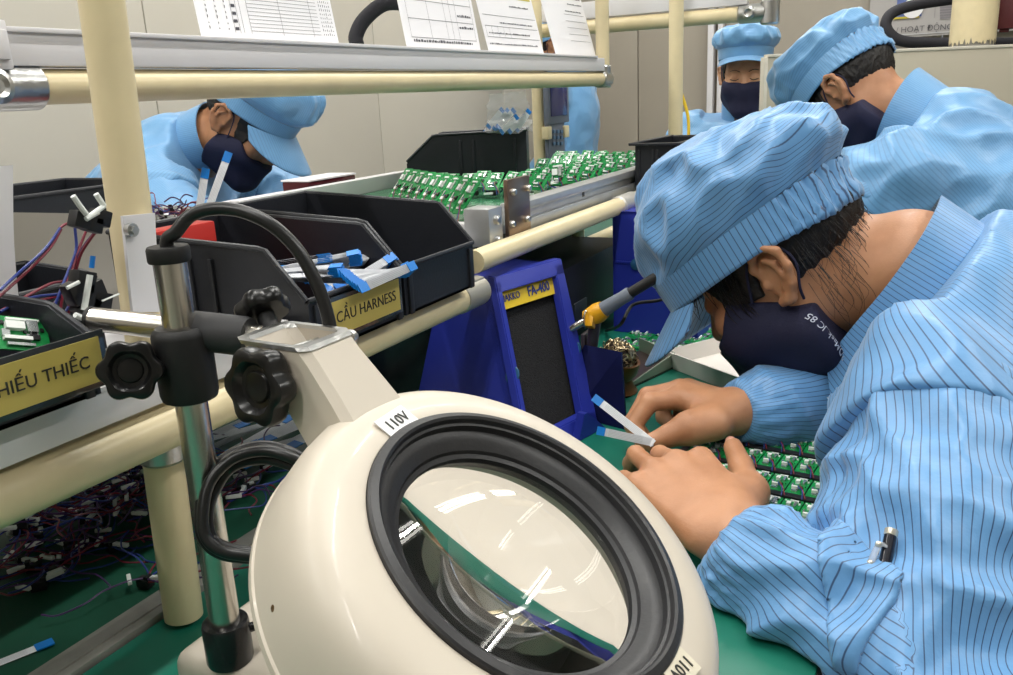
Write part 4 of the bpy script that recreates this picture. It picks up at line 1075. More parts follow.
def surf(f, lo, hi, h, B=8, slack=.004):
    lo = np.array(lo, dtype=np.float64); hi = np.array(hi, dtype=np.float64)
    nb = np.maximum(1, np.ceil((hi - lo) / (h * B)).astype(int))
    bi = np.stack(np.meshgrid(*[np.arange(n) for n in nb], indexing='ij'), -1).reshape(-1, 3)
    ctr = (lo + (bi + .5) * h * B).astype(f32)
    d = np.concatenate([f(ctr[i:i + 60000]) for i in range(0, len(ctr), 60000)])
    bi = bi[np.abs(d) < h * B * .8661 * 1.3 + slack]
    N = nb * B + 2
    off = np.stack(np.meshgrid(*[np.arange(B + 1)] * 3, indexing='ij'), -1).reshape(-1, 3)
    VK, VP, QK = [], [], []
    key = lambda g: (g[..., 0] * N[1] + g[..., 1]) * N[2] + g[..., 2]
    cs = [(i, j, k) for i in (0, 1) for j in (0, 1) for k in (0, 1)]
    eds = [(a, b) for a in range(8) for b in range(8) if a < b and sum(abs(cs[a][q] - cs[b][q]) for q in range(3)) == 1]
    CH = max(1, int(250000 / (B + 1) ** 3))
    for s in range(0, len(bi), CH):
        bb = bi[s:s + CH]; m = len(bb)
        g = (bb[:, None, :] * B + off[None]).reshape(-1, 3)
        D = f((lo + g * h).astype(f32)).reshape(m, B + 1, B + 1, B + 1)
        S = D < 0
        cn = [D[:, i:B + i, j:B + j, k:B + k] for i, j, k in cs]
        sg = [c < 0 for c in cn]
        tot = sum(x.astype(np.int8) for x in sg)
        act = (tot > 0) & (tot < 8)
        w = np.argwhere(act)
        if len(w) == 0: continue
        vals = np.stack([c[act] for c in cn], 1)
        acc = np.zeros((len(w), 3)); cnt = np.zeros(len(w))
        csn = np.array(cs, float)
        for a, b in eds:
            va, vb = vals[:, a], vals[:, b]; x = (va < 0) != (vb < 0)
            t = np.where(x, va / np.where(x, va - vb, 1), 0)[:, None]
            acc += np.where(x[:, None], csn[a] + t * (csn[b] - csn[a]), 0); cnt += x
        gc = bb[w[:, 0]] * B + w[:, 1:]
        VK.append(key(gc)); VP.append(lo + (gc + acc / cnt[:, None]) * h)
        for ax in range(3):
            o = [0, 0, 0]; o[ax] = 1
            S0 = S[:, :B, :B, :B]; S1 = S[:, o[0]:B + o[0], o[1]:B + o[1], o[2]:B + o[2]]
            for sign in (0, 1):
                e = np.argwhere((S0 != S1) & (S0 == bool(sign)))
                if len(e) == 0: continue
                gg = bb[e[:, 0]] * B + e[:, 1:]
                u, v = (ax + 1) % 3, (ax + 2) % 3
                q = []
                for du, dv in ((0, 0), (-1, 0), (-1, -1), (0, -1)):
                    t = gg.copy(); t[:, u] += du; t[:, v] += dv; q.append(key(t))
                q = np.stack(q, 1)
                if not sign: q = q[:, ::-1]
                QK.append(q)
    VK = np.concatenate(VK); VP = np.concatenate(VP); QK = np.concatenate(QK)
    o = np.argsort(VK); VK = VK[o]; VP = VP[o]
    ix = np.searchsorted(VK, QK); ix = np.clip(ix, 0, len(VK) - 1)
    ok = (VK[ix] == QK).all(1)
    return VP, ix[ok]
def relax(P, Q, it, lam=.5):
    n = len(P)
    for _ in range(it):
        acc = np.zeros_like(P); cnt = np.zeros(n)
        for a in range(4):
            b = Q[:, (a + 1) % 4]; aa = Q[:, a]
            for k in range(3): acc[:, k] += np.bincount(aa, P[b, k], n) + np.bincount(b, P[aa, k], n)
            cnt += np.bincount(aa, minlength=n) + np.bincount(b, minlength=n)
        P = P + lam * (acc / np.maximum(cnt, 1)[:, None] - P)
    return P
def npmesh(name, P, Q, mats, parent, attrs=None, label=None, base=None, mi=None):
    me = bpy.data.meshes.new(name)
    if parent is not None:
        Wi = np.array(WM[parent.name].inverted()); P = P @ Wi[:3, :3].T + Wi[:3, 3]
    nq = len(Q)
    me.vertices.add(len(P)); me.vertices.foreach_set('co', P.astype(f32).ravel())
    me.loops.add(nq * 4); me.loops.foreach_set('vertex_index', Q.astype(np.int32).ravel())
    me.polygons.add(nq); me.polygons.foreach_set('loop_start', np.arange(0, nq * 4, 4, dtype=np.int32))
    me.polygons.foreach_set('loop_total', np.full(nq, 4, dtype=np.int32))
    me.polygons.foreach_set('use_smooth', np.ones(nq, dtype=bool))
    for m in mats: me.materials.append(m)
    if mi is not None: me.polygons.foreach_set('material_index', mi.astype(np.int32))
    me.update(); me.validate()
    for k, v in (attrs or {}).items():
        a = me.attributes.new(k, 'FLOAT', 'POINT'); a.data.foreach_set('value', v.astype(f32))
    o = bpy.data.objects.new(name, me); COL.objects.link(o)
    if parent is not None: o.parent = parent; WM[o.name] = WM[parent.name]
    if label: o['label'] = label
    return o
def trace(f, px, py, d0=.3, d1=4.):
    r = np.array(ray(px, py)); c = np.array(CAM); t = d0
    for i in range(200):
        v = float(f((c + r * t)[None].astype(f32))[0])
        if v < .0006: return t
        t += max(v * .7, .0005)
        if t > d1: return None
    return t

# ================================================================ cloth with pin stripes
def cloth(name, c, c2, spacing, width, line, linemix, rough=.42, seed=0):
    m = bpy.data.materials.new(name); m.use_nodes = True; nt = m.node_tree; b = nt.nodes['Principled BSDF']
    def nd(t, **k):
        n = nt.nodes.new(t)
        for a, v in k.items(): setattr(n, a, v)
        return n
    at_ = nd('ShaderNodeAttribute', attribute_name='stripe')
    mul = nd('ShaderNodeMath', operation='MULTIPLY'); mul.inputs[1].default_value = 1 / spacing; nt.links.new(at_.outputs['Fac'], mul.inputs[0])
    fr_ = nd('ShaderNodeMath', operation='FRACT'); nt.links.new(mul.outputs[0], fr_.inputs[0])
    sb = nd('ShaderNodeMath', operation='SUBTRACT'); sb.inputs[1].default_value = .5; nt.links.new(fr_.outputs[0], sb.inputs[0])
    ab = nd('ShaderNodeMath', operation='ABSOLUTE'); nt.links.new(sb.outputs[0], ab.inputs[0])
    mr = nd('ShaderNodeMapRange', interpolation_type='SMOOTHSTEP'); w = width / spacing / 2
    mr.inputs['From Min'].default_value = w * .55; mr.inputs['From Max'].default_value = w * 1.3; mr.inputs['To Min'].default_value = linemix; mr.inputs['To Max'].default_value = 0
    nt.links.new(ab.outputs[0], mr.inputs['Value'])
    tc = nd('ShaderNodeTexCoord'); nz = nd('ShaderNodeTexNoise'); nz.inputs['Scale'].default_value = 9; nz.inputs['Detail'].default_value = 3; nt.links.new(tc.outputs['Object'], nz.inputs['Vector'])
    m1 = nd('ShaderNodeMix', data_type='RGBA'); m1.inputs['A'].default_value = lin(c); m1.inputs['B'].default_value = lin(c2); nt.links.new(nz.outputs['Fac'], m1.inputs['Factor'])
    m2 = nd('ShaderNodeMix', data_type='RGBA'); m2.inputs['B'].default_value = lin(line); nt.links.new(m1.outputs['Result'], m2.inputs['A']); nt.links.new(mr.outputs['Result'], m2.inputs['Factor'])
    nt.links.new(m2.outputs['Result'], b.inputs['Base Color'])
    b.inputs['Roughness'].default_value = rough; b.inputs['Sheen Weight'].default_value = .25; b.inputs['Specular IOR Level'].default_value = .45
    n2 = nd('ShaderNodeTexNoise'); n2.inputs['Scale'].default_value = 45; n2.inputs['Detail'].default_value = 4; nt.links.new(tc.outputs['Object'], n2.inputs['Vector'])
    bp = nd('ShaderNodeBump'); bp.inputs['Strength'].default_value = .35; bp.inputs['Distance'].default_value = .004; nt.links.new(n2.outputs['Fac'], bp.inputs['Height']); nt.links.new(bp.outputs['Normal'], b.inputs['Normal'])
    return m
cl_main = cloth('striped_blue_cloth', (104, 156, 204), (90, 143, 194), .0058, .00085, (34, 54, 92), .85)
cl_far = cloth('fine_striped_blue_cloth', (112, 164, 206), (97, 149, 196), .0042, .0012, (84, 124, 168), .5)
def skin(name, c, c2):
    m = mat(name, c, .48, var=.3, vscale=25, c2=c2, bump=.12, bscale=500)
    b = m.node_tree.nodes['Principled BSDF']; b.inputs['Subsurface Weight'].default_value = .12; b.inputs['Subsurface Radius'].default_value = (.012, .005, .003); b.inputs['Subsurface Scale'].default_value = .5
    return m
hair_m = mat('hair_black', (22, 17, 15), .45, var=.4, vscale=300, bump=.5, bscale=500)
mask_m = mat('mask_navy', (24, 26, 56), .75, bump=.4, bscale=900)
nail_m = mat('nail', (226, 180, 160), .25)

# ================================================================ head
def both(fn_pts):   # mirror helper
    return [fn_pts(1), fn_pts(-1)]
def head_sdf(ears=True, slim=1.):
    ops = [(ell((-.012, 0, .045), (.095, .076, .085)), 0), (ell((.035, 0, -.02), (.058, .062, .085)), .03), (cone((.052, 0, -.085), (.072, 0, -.097), .030, .021), .03)]
    for s in (1, -1):
        ops += [(cone((-.005, s * .054, -.05), (.058, s * .02, -.094), .018, .017), .022), (ell((.060, s * .044, -.022), (.024, .021, .019)), .02), (cone((.082, s * .012, .027), (.066, s * .044, .027), .0095), .014)]
    ops += [(cone((.086, 0, .012), (.104, 0, -.028), .0075, .0116), .012)]
    for s in (1, -1): ops += [(sph((.095, s * .0115, -.033), .0085), .007)]
    for s in (1, -1): ops += [(sph((.099, s * .032, .006), .014), .012, 's'), (sph((.0775, s * .031, .004), .0133), .004), (cone((.088, s * .022, .0005), (.083, s * .043, .0), .0022), .002)]
    ops += [(ell((.093, 0, -.0625), (.009, .022, .0055)), .007), (ell((.091, 0, -.0735), (.009, .019, .0065)), .007)]
    if ears:
        for s in (1, -1):
            y = lambda p: (p[0] - .014, s * (p[1] - .003), p[2])
            ops += [(ell(y((-.008, .078, .004)), (.017, .008, .029)), .008)]
            hx = [(.006, .080, .004), (.011, .083, .018), (.004, .088, .031), (-.011, .092, .034), (-.023, .095, .024), (-.025, .094, .006), (-.019, .090, -.011), (-.008, .085, -.024), (.002, .080, -.025)]
            ops += [(chain([y(p) for p in hx], [.004, .0042, .0042, .0042, .0042, .0042, .0045, .0062, .005]), .003)]
            ops += [(chain([y(p) for p in ((-.004, .088, .022), (-.013, .091, .014), (-.015, .091, .0), (-.009, .087, -.013))], .0032), .003), (sph(y((.007, .082, -.003)), .0048), .004)]
            ops += [(ell(y((-.003, .0955, .001)), (.0085, .0085, .0105)), .004, 's')]
    return comb(*ops)
def flatface(fn, k=1.09):
    def f(q):
        q = q.copy(); q[:, 0] = np.where(q[:, 0] > 0, q[:, 0] * k, q[:, 0]); return fn(q)
    return f
HEAD = flatface(head_sdf()); HEAD0 = flatface(head_sdf(False))
def frame3(f, u):
    f = V(f).normalized(); u = V(u); u = (u - f * u.dot(f)).normalized(); l = u.cross(f)
    return np.array([[f.x, l.x, u.x], [f.y, l.y, u.y], [f.z, l.z, u.z]])
def mask_sdf(poly):
    base = comb((ell((.035, 0, -.02), (.058, .062, .085)), 0), (cone((.080, 0, -.015), (.090, 0, -.034), .012, .0135), .03), (cone((.090, 0, -.034), (.074, 0, -.098), .0145, .026), .03),
                *[(cone((.06, s * .042, -.035), (-.022, s * .060, -.062), .024, .018), .03) for s in (1, -1)], *[(cone((.062, s * .015, -.098), (-.018, s * .046, -.090), .024, .022), .03) for s in (1, -1)], (ell((-.012, 0, .045), (.098, .076, .085)), .02))
    pg = poly2(poly); wv = wave(5, .05); base = flatface(base)
    def f(q):
        d = base(q) - .0055 + .0011 * wv(q)
        return smax(d, pg(q[:, 0], q[:, 2]), .002)
    return f
MASK_LOW = [(.046, .002), (.066, -.027), (.098, -.045), (.14, -.056), (.135, -.14), (.04, -.150), (-.034, -.125), (-.036, -.085), (-.034, -.032), (.0, -.022)]
MASK_MID = [(.040, -.012), (.066, -.033), (.098, -.047), (.14, -.058), (.14, -.14), (.04, -.15), (-.014, -.115), (-.018, -.07), (-.014, -.032), (.008, -.022)]
MASK_STD = [(.050, -.006), (.09, -.012), (.135, -.014), (.135, -.14), (.04, -.150), (-.005, -.11), (-.012, -.075), (-.006, -.035), (.02, -.018)]

def make_cap(parent, c, R, m, seed, poof=1., droop=0., visor=True, big=1., vis_len=.085, vdrop=.6, tilt=.2, bcut=.45, ctilt=0., z0=.034, shrink=1., vang=1.18, cx=-.004, cshift=-.004, rnd=0.):
    """gathered work cap: crown, band and visor, built in the head frame"""
    rs = np.random.RandomState(seed); c = np.array(c)
    W = lambda q: c + np.stack([q[:, 0], q[:, 1], q[:, 2] - ctilt * (q[:, 0] + .06)], 1) @ R.T
    nphi = 180; ph = np.linspace(0, 2 * np.pi, nphi, endpoint=False)
    ax, ay, z1 = .107 * shrink, .087 * shrink, z0 + .036
    ells = lambda rx, ry, k=1.: np.stack([rx * np.cos(ph), ry * np.sin(ph)], 1)
    back = np.clip((-np.cos(ph) - .25) / .6, 0, 1)       # elastic gathered back
    ruff = lambda n, j: np.sin(n * ph + 1.7 * np.sin(5 * ph + j) + j)
    # band
    rows = []; zs = np.linspace(z0, z1, 9)
    for j, z in enumerate(zs):
        t = j / 8
        e = ells(ax + .003 + .002 * t, ay + .003 + .002 * t)
        rad = 1 + back * (.030 * ruff(46, j * .35) + .020 * ruff(71, j * .6)) * (1 + .6 * math.sin(t * 9)) * .8
        e = e * rad[:, None]
        zz = z - .010 * back * (1 - t) * 1.0 + back * .0015 * ruff(60, j)
        rows.append(np.stack([cx + e[:, 0], e[:, 1], zz + .004 * np.cos(ph)], 1))
    def mesh(name, rows, attr_rows, closed=True, thick=0):
        nr = len(rows); n = len(rows[0]); P = np.concatenate(rows); Q = []
        for j in range(nr - 1):
            for i in range(n if closed else n - 1):
                i2 = (i + 1) % n; Q.append((j * n + i, j * n + i2, (j + 1) * n + i2, (j + 1) * n + i))
        o = npmesh(name, W(P), np.array(Q), [m], parent, {'stripe': np.concatenate(attr_rows)})
        return o
    st = (ph - np.pi) * .1
    inner = rows[0].copy(); inner[:, :2] *= .985
    brow = [inner] + rows
    o = mesh('cap_band', brow, [st] * len(brow))
    # crown: profile in (radius factor, height)
    wv = wave(seed + 3, .085, aniso=(1, 1, .7)); wv2 = wave(seed + 9, .045)
    prof = [(0, 0), (.05, .004), (.12, .013), (.175, .026), (.20, .040), (.19, .054), (.145, .068), (.07, .080), (-.04, .0905), (-.18, .0985), (-.34, .1045), (-.52, .1085), (-.74, .111), (-.92, .112)]
    prof = [((r * poof if r > 0 else r) - (rnd * .30 * max(0, (h - .03) / .082) ** 1.4 * max(0, 1 + r) ** 1.0), h * big) for r, h in prof]
    # densify
    fine = []
    for a, b in zip(prof, prof[1:]):
        for k in range(3): fine.append((a[0] + (b[0] - a[0]) * k / 3, a[1] + (b[1] - a[1]) * k / 3))
    fine.append(prof[-1])
    rows, at_r = [], []; arc = 0; prev = None
    for j, (g, h) in enumerate(fine):
        gg = (1 + g) if g < 0 else (1 + g * (1 - bcut * back))
        e = np.stack([(ax + .004) * gg * np.cos(ph), (ay + .004) * gg * np.sin(ph)], 1)
        near = math.exp(-h / .022)
        pk = near * (.009 * ruff(23, .2) + .006 * ruff(37, 1.)) * (.6 + .9 * back) * (h / (h + .004))
        e = e * (1 + pk)[:, None]
        shift = cshift * min(1, h / .07) + (.008 * max(0, (h - .05) / .06) if cshift > -.01 else 0)
        xx = cx + shift + e[:, 0]
        z = z1 + h * (1 + tilt * (xx - .02) / .12 * min(1, h / .03)) + (.004 * np.cos(ph)) - back * .010 * (g > 0) * min(1, h / .03) * droop
        q = np.stack([xx, e[:, 1], z], 1).astype(f32)
        n_ = np.stack([np.cos(ph), np.sin(ph), np.full(nphi, .5 if g < .1 else .15)], 1); n_ /= np.linalg.norm(n_, axis=1)[:, None]
        amp = min(1, h / .02) * (.5 if g < -.7 else 1)
        fold = .0082 * (1 - 2.2 * np.abs(wv(q))) + .0035 * wv2(q) + .006 * back * np.exp(-((h - .03) / .03) ** 2) * ruff(9, 2.)
        q = q + n_ * (fold * amp)[:, None]
        if prev is not None: arc += float(np.linalg.norm(np.array([g, h]) * [.1, 1] - prev))
        prev = np.array([g * .1, h])
        front = np.cos(ph) > .62
        at = np.where(front, st * 1.15 + .003, arc + .004 * np.sin(3 * ph + seed) + .02 * np.cos(ph))
        rows.append(q); at_r.append(at)
    o = mesh('cap_crown', rows, at_r)
    # top closure: collapse last ring
    me = o.data; bm_ = NB(); bm_.from_mesh(me); bm_.verts.ensure_lookup_table()
    last = [bm_.verts[len(rows) * nphi - nphi + i] for i in range(nphi)]
    bm_.faces.new(last).smooth = True; bm_.to_mesh(me); bm_.free()
    if visor:
        na, nr = 61, 12; pa = np.linspace(-vang, vang, na); rowsT = []; att = []
        for j in range(nr):
            t = j / (nr - 1)
            Lx = vis_len * np.clip(1 - (np.abs(pa) / (vang * 1.03)) ** 2.6, 0, 1) ** .5
            x = cx + (ax + .004) * np.cos(pa) + Lx * t * math.cos(vdrop); y = (ay + .004) * np.sin(pa) * (1 + .06 * t)
            z = z0 + .010 - math.sin(vdrop) * Lx * t - .10 * (y / .09) ** 2 * .12 * t - .012 * (np.abs(pa) / 1.18) ** 2
            rowsT.append(np.stack([x, y, z], 1)); att.append(y * 1.0)
        th = np.array([0, 0, -.0024])
        allr = rowsT + [r + th for r in rowsT[::-1]] + [rowsT[0]]
        o = mesh('visor', allr, att + att[::-1] + [att[0]], closed=False)
    return W

# ================================================================ hands
def finger(pts, r0, r1):
    n = len(pts); return chain(pts, [r0 + (r1 - r0) * i / (n - 1) for i in range(n)], .003)
def palm(w, mcps, back, th=.0125):
    """w wrist, mcps four knuckles index..little"""
    fs = []
    w = V(w)
    side = (V(mcps[0]) - V(mcps[3]))
    for i, k in enumerate(mcps):
        k = V(k); st = w + side * (.33 - .22 * i)
        fs.append((cone(st, k, .0155 - .001 * i, .0118 - .0008 * i), .014))
    return comb(*fs)
def curl(mcp, d, n, lens, angs, side=(0, 0, 0)):
    """finger joints: start at mcp in direction d, bending away from the back normal n"""
    pts = [V(mcp)]; d = V(d).normalized(); n = V(n).normalized(); a = 0; ax = d.cross(n)
    for L, g in zip(lens, angs):
        a += g; dd = d * math.cos(a) - n * math.sin(a); pts.append(pts[-1] + (dd + V(side)).normalized() * L)
    return pts
def generic_hand(w, d, n, side):
    """relaxed slightly curled hand; side = thumb side"""
    w, d, n, side = V(w), V(d).normalized(), V(n).normalized(), V(side).normalized()
    mc = [w + d * L + side * s for L, s in ((.088, .030), (.090, .010), (.085, -.010), (.077, -.028))]
    fs = [(palm(w, mc, n), 0)]
    for k, (m_, Ls, s) in enumerate(zip(mc, ((.042, .025, .021), (.046, .029, .022), (.042, .027, .022), (.033, .020, .019)), (.08, .02, -.04, -.1))):
        fs.append((finger(curl(m_, d + side * s, n, Ls, (.35 + .06 * k, .55, .35)), .0098 - .0006 * k, .0072 - .0004 * k), .004))
    tb = [w + d * .022 + side * .018 - n * .006, w + d * .050 + side * .043 - n * .012, w + d * .078 + side * .050 - n * .018, w + d * .100 + side * .046 - n * .022]
    fs.append((finger(tb, .0145, .0082), .010))
    return comb(*fs)

# ================================================================ person
def arm_frame(sh, el, wr):
    a = (V(el) - V(sh)).normalized(); b = (V(wr) - V(el)).normalized(); n = a.cross(b)
    if n.length < 1e-3: n = V((0, 0, 1)).cross(a)
    return n.normalized()
def sleeve_sdf(sh, el, wr, R, seed, amp=1.):
    """R radii: shoulder, mid upper, elbow, mid fore, before cuff, cuff"""
    sh, el, wr = V(sh), V(el), V(wr); mu = sh.lerp(el, .5); mf = el.lerp(wr, .55); bc = el.lerp(wr, .80)
    bu = comb((cone(sh, mu, R[0], R[1]), 0), (cone(mu, el, R[1], R[2]), .02)); bf_ = comb((cone(el, mf, R[2] * .97, R[3]), 0), (cone(mf, bc, R[3], R[4]), .02), (cone(bc, wr, R[4], R[5]), .01))
    base = lambda p: smin(bu(p), bf_(p), .008)
    wv = wave(seed, .075); wv2 = wave(seed + 1, .035)
    eln = A(el); wrn = A(wr); ax = A((wr - el).normalized()); n0 = A(arm_frame(sh, el, wr)); n1 = np.cross(ax, n0)
    Lf = (wr - el).length; uax = A((el - sh).normalized()); shn = A(sh); Lu = (el - sh).length
    sx = A(((sh - el).normalized() + (wr - el).normalized()).normalized())   # inside of the elbow
    def f(p):
        d = base(p)
        q = p - wrn; s = q @ ax; ang = np.arctan2(q @ n1, q @ n0)
        g = np.exp(-((s + .018) / .03) ** 2)
        d = d + amp * g * .0028 * np.sin(20 * ang + 2 * np.sin(3 * ang) + s * 60)
        e = p - eln; ge = np.exp(-(np.linalg.norm(e, axis=1) / .11) ** 2)
        along = np.where((e @ ax) > (-(e @ uax)), e @ ax, e @ uax)
        d = d + amp * ge * .0055 * np.sin(2 * np.pi * along / .042 + 2.2 * wv(p)) * (.35 + .65 * np.clip((e @ sx) / .05, 0, 1))
        d = d + amp * (.0085 * (np.abs(wv(p)) * 2.2 - .8) + .0016 * wv2(p))
        cut = (s - .0)            # open end at the wrist
        return np.maximum(d, cut)
    def stripe(P):
        e = P - eln; q = e @ ax > (-(e @ uax))
        n1u = np.cross(uax, n0)
        a1 = np.arctan2(e @ n1, e @ n0); s_ = P - shn; a2 = np.arctan2(s_ @ n1u, s_ @ n0)
        cdir = A(CAM) - eln; wrap = lambda a, c: (a - c + np.pi) % (2 * np.pi) - np.pi
        a1 = wrap(a1, np.arctan2(cdir @ n1, cdir @ n0)); a2 = wrap(a2, np.arctan2(cdir @ n1u, cdir @ n0))
        P32 = P.astype(f32); return np.where(bf_(P32) < bu(P32), a1 * .055, a2 * .082)
    return f, stripe
def bbox(pts, pad):
    a = np.array([list(p) for p in pts]); return a.min(0) - pad, a.max(0) + pad
def BENCH(p): return np.maximum(np.maximum(p[:, 2] - .0035, .0465 - p[:, 1]), np.maximum(p[:, 1] - 1.1235, p[:, 0] - 2.7535))
def offbench(fn): return lambda p: smax(fn(p), -BENCH(p), .003)
SEATS = {}
def person(name, label, Hc, f, u, J, skin_m, cl, mask_poly, seed, hair_g, hands=(None, None), fold=1., h_body=.004, h_cloth=.005, cap_kw={}, group=None, torso=(.19, .125), arms=(1, 1), sleeve_R=(.085, .078, .072, .062, .056, .036), cap=True, extra_hand=None, collar=True, hole=None, yoke=1., cutr=.16, legs='sit', collar_r=1.):
    R = frame3(f, u); Hn = np.array(Hc)
    t = thing(name, label, 'person', Hc, group)
    neckb = V(J['neck']); chest = V(J['chest']); pelv = V(J['pelvis'])
    hp = lambda q: V(Hn + R @ np.array(q))
    ops = [(inframe(HEAD, Hc, R), 0), (cone(hp((-.022, 0, -.035)), neckb, .054, .056), .03), (cone(neckb, chest, .055, .09), .03), (cone(chest, pelv, .09, .11), .05)]
    pts = [hp((.14, 0, 0)), hp((-.14, 0, 0)), hp((0, .1, .14)), hp((0, -.1, .14)), hp((.1, 0, -.14)), pelv + V((.13, .13, .13)), pelv - V((.13, .13, .13)), chest + V((.13,) * 3), chest - V((.13,) * 3)]
    for i, sd in enumerate('LR'):
        if not arms[i]: continue
        s, e, w = V(J['sh' + sd]), V(J['el' + sd]), V(J['wr' + sd])
        ops += [(cone(chest.lerp(neckb, .45), s, .05, .05), .03), (cone(s, e, .050, .040), .03), (cone(e, w, .040, .0235), .02)]
        pts += [s, e, w]
        if hands[i] is not None: ops.append((hands[i][0], .008)); pts += hands[i][1]
    fwd = (V(J['shL']) - V(J['shR'])).normalized().cross(V((0, 0, 1))); fwd.z = 0; fwd.normalize()
    if (hp((.1, 0, 0)) - hp((0, 0, 0))).dot(fwd) < 0: fwd = -fwd
    slat = V((0, 0, 1)).cross(fwd); LG = []
    for s in (1, -1):
        hip = pelv + slat * (.085 * s) + V((0, 0, -.01))
        if legs == 'sit': kn_ = hip + fwd * .40 + slat * (.05 * s); kn_.z = min(kn_.z, -.165); an_ = kn_ + fwd * .03; an_.z = ZF + .085
        else: kn_ = hip.copy(); kn_.z = hip.z * .5 + (ZF + .08) * .5; kn_ += fwd * .02; an_ = hip.copy(); an_.z = ZF + .085
        toe = an_ + fwd * .13; toe.z = ZF + .035; heel = an_ - fwd * .03; heel.z = ZF + .04
        LG.append((hip, kn_, an_, heel, toe))
        ops += [(cone(pelv, hip, .10, .085), .03), (cone(hip, kn_, .078, .054), .03), (cone(kn_, an_, .052, .036), .02), (cone(heel, toe, .034, .03), .02), (cone(an_, heel, .034, .034), .02)]
        pts += [hip, kn_, an_, toe + V((0, 0, -.03))]
    tro = [(cone(pelv + V((0, 0, .05)), pelv, .125, .128), 0)]; sho = []; tpt = [pelv + V((.14,) * 3), pelv - V((.14,) * 3)]
    for hip, kn_, an_, heel, toe in LG:
        tro += [(cone(hip, kn_, .098, .074), .03), (cone(kn_, an_ + V((0, 0, .02)), .072, .058), .02)]; tpt += [hip, kn_, an_]
        sho.append((cone(heel, toe, .042, .038), .01)); sho.append((cone(an_, heel, .042, .040), .01))
    trf = comb(*tro); wv_t = wave(seed + 70, .09)
    lo, hi = bbox(tpt, .12); P, Q = surf(offbench(lambda p: np.maximum(trf(p) + .006 * wv_t(p), ZF + .05 - p[:, 2])), lo, hi, .011)
    npmesh('trousers', P, Q, [mat('trousers_navy', (34, 38, 54), .7)], t)
    shf = comb(*sho); lo, hi = bbox([q for L in LG for q in L[2:]], .08); P, Q = surf(lambda p: np.maximum(shf(p), ZF + .002 - p[:, 2]), lo, hi, .008)
    npmesh('shoes', P, Q, [mat('shoe_white', (206, 206, 204), .5)], t)
    SEATS[t.name] = pelv
    bodyf = comb(*ops); body = offbench(lambda p: np.maximum(bodyf(p), ZF + .006 - p[:, 2]))
    lo, hi = bbox(pts, .03)
    P, Q = surf(body, lo, hi, h_body)
    b = npmesh('body', P, Q, [skin_m], t)
    # hair
    g0 = np.array([a for a, z in hair_g]); g1 = np.array([z for a, z in hair_g]); hw = wave(seed + 20, .02)
    def hair(q):
        d = HEAD0(q) - .0042 * np.clip((.052 - q[:, 2]) / .02, -.6, 1) + .0012 * np.sin(q[:, 1] * 900 + 6 * hw(q)) - .001 * hw(q)
        reg = (np.interp(q[:, 0], g0, g1) - q[:, 2]) * .8 + .004 * hw(q)
        return np.maximum(np.maximum(d, reg), q[:, 2] - .062)
    P, Q = surf(hair, (-.13, -.1, -.13), (.12, .1, .08), .003)
    npmesh('hair', Hn + P @ R.T, Q, [hair_m], t)
    if mask_poly is not None:
        mf = mask_sdf(mask_poly); P, Q = surf(mf, (-.06, -.1, -.16), (.15, .1, .03), .0028)
        mo = npmesh('face_mask', Hn + P @ R.T, Q, [mask_m], t)
        for s in (1, -1):
            bm = NB(); tube(bm, [hp((mask_poly[-2][0] + .004, s * .072, mask_poly[-2][1])), hp((-.034, s * .078, -.020)), hp((-.044, s * .080, .006)), hp((-.034, s * .080, .030)), hp((-.014, s * .080, .035)), hp((.004, s * .079, .020)), hp((mask_poly[0][0] - .028, s * .074, mask_poly[0][1] - .014))], .0015, n=6, k=6)
            obj('ear_loop', bm, mask_m, t)
    if cap: make_cap(t, Hc, R, cl, seed, **cap_kw)
    # jacket torso
    ax = (pelv - neckb).normalized(); sl = (V(J['shL']) - V(J['shR'])).normalized(); nb = ax.cross(sl).normalized()
    Rm = np.array([[sl.x, nb.x, ax.x], [sl.y, nb.y, ax.y], [sl.z, nb.z, ax.z]])
    wv = wave(seed + 5, .13); wv2 = wave(seed + 6, .06)
    tops = [(cone(neckb + ax * .09, chest, .115, torso[1]), 0), (ell(chest, (torso[0], torso[1], .2), Rm), .06), (ell(chest.lerp(pelv, .55), (torso[0] * .95, torso[1] * 1.05, .24), Rm), .08)]
    tpts = [chest + V((.24,) * 3), chest - V((.24,) * 3), pelv + V((.22,) * 3), pelv - V((.22,) * 3)]
    cuts = []
    for i, sd in enumerate('LR'):
        s, e = V(J['sh' + sd]), V(J['el' + sd])
        d_ = (e - s).normalized() if arms[i] else (s - neckb).normalized()
        tops += [(cone(neckb + (s - neckb) * .25 + ax * .03, s, .062, .076 * yoke), .05), (cone(s, s + d_ * .05, .080 * yoke, .088 * yoke), .03)]
        cuts.append((A(s + d_ * .062), A(d_))); tpts += [s + V((.12,) * 3), s - V((.12,) * 3)]
    tf0 = comb(*tops); ncut = hp((-.02, 0, -.02))
    na, nbv = A(neckb - ax * .0), A(-ax)
    pv = A(pelv + ax * .06); axn = A(ax); neckcone = cone(hp((-.01, 0, .02)), neckb + ax * .015 , .064, .064)
    pcn = A(J['collar_plane'][0] if 'collar_plane' in J else neckb + ax * .014); nan_ = A(V(J['collar_plane'][1]).normalized() if 'collar_plane' in J else (hp((-.02, 0, -.03)) - neckb).normalized())
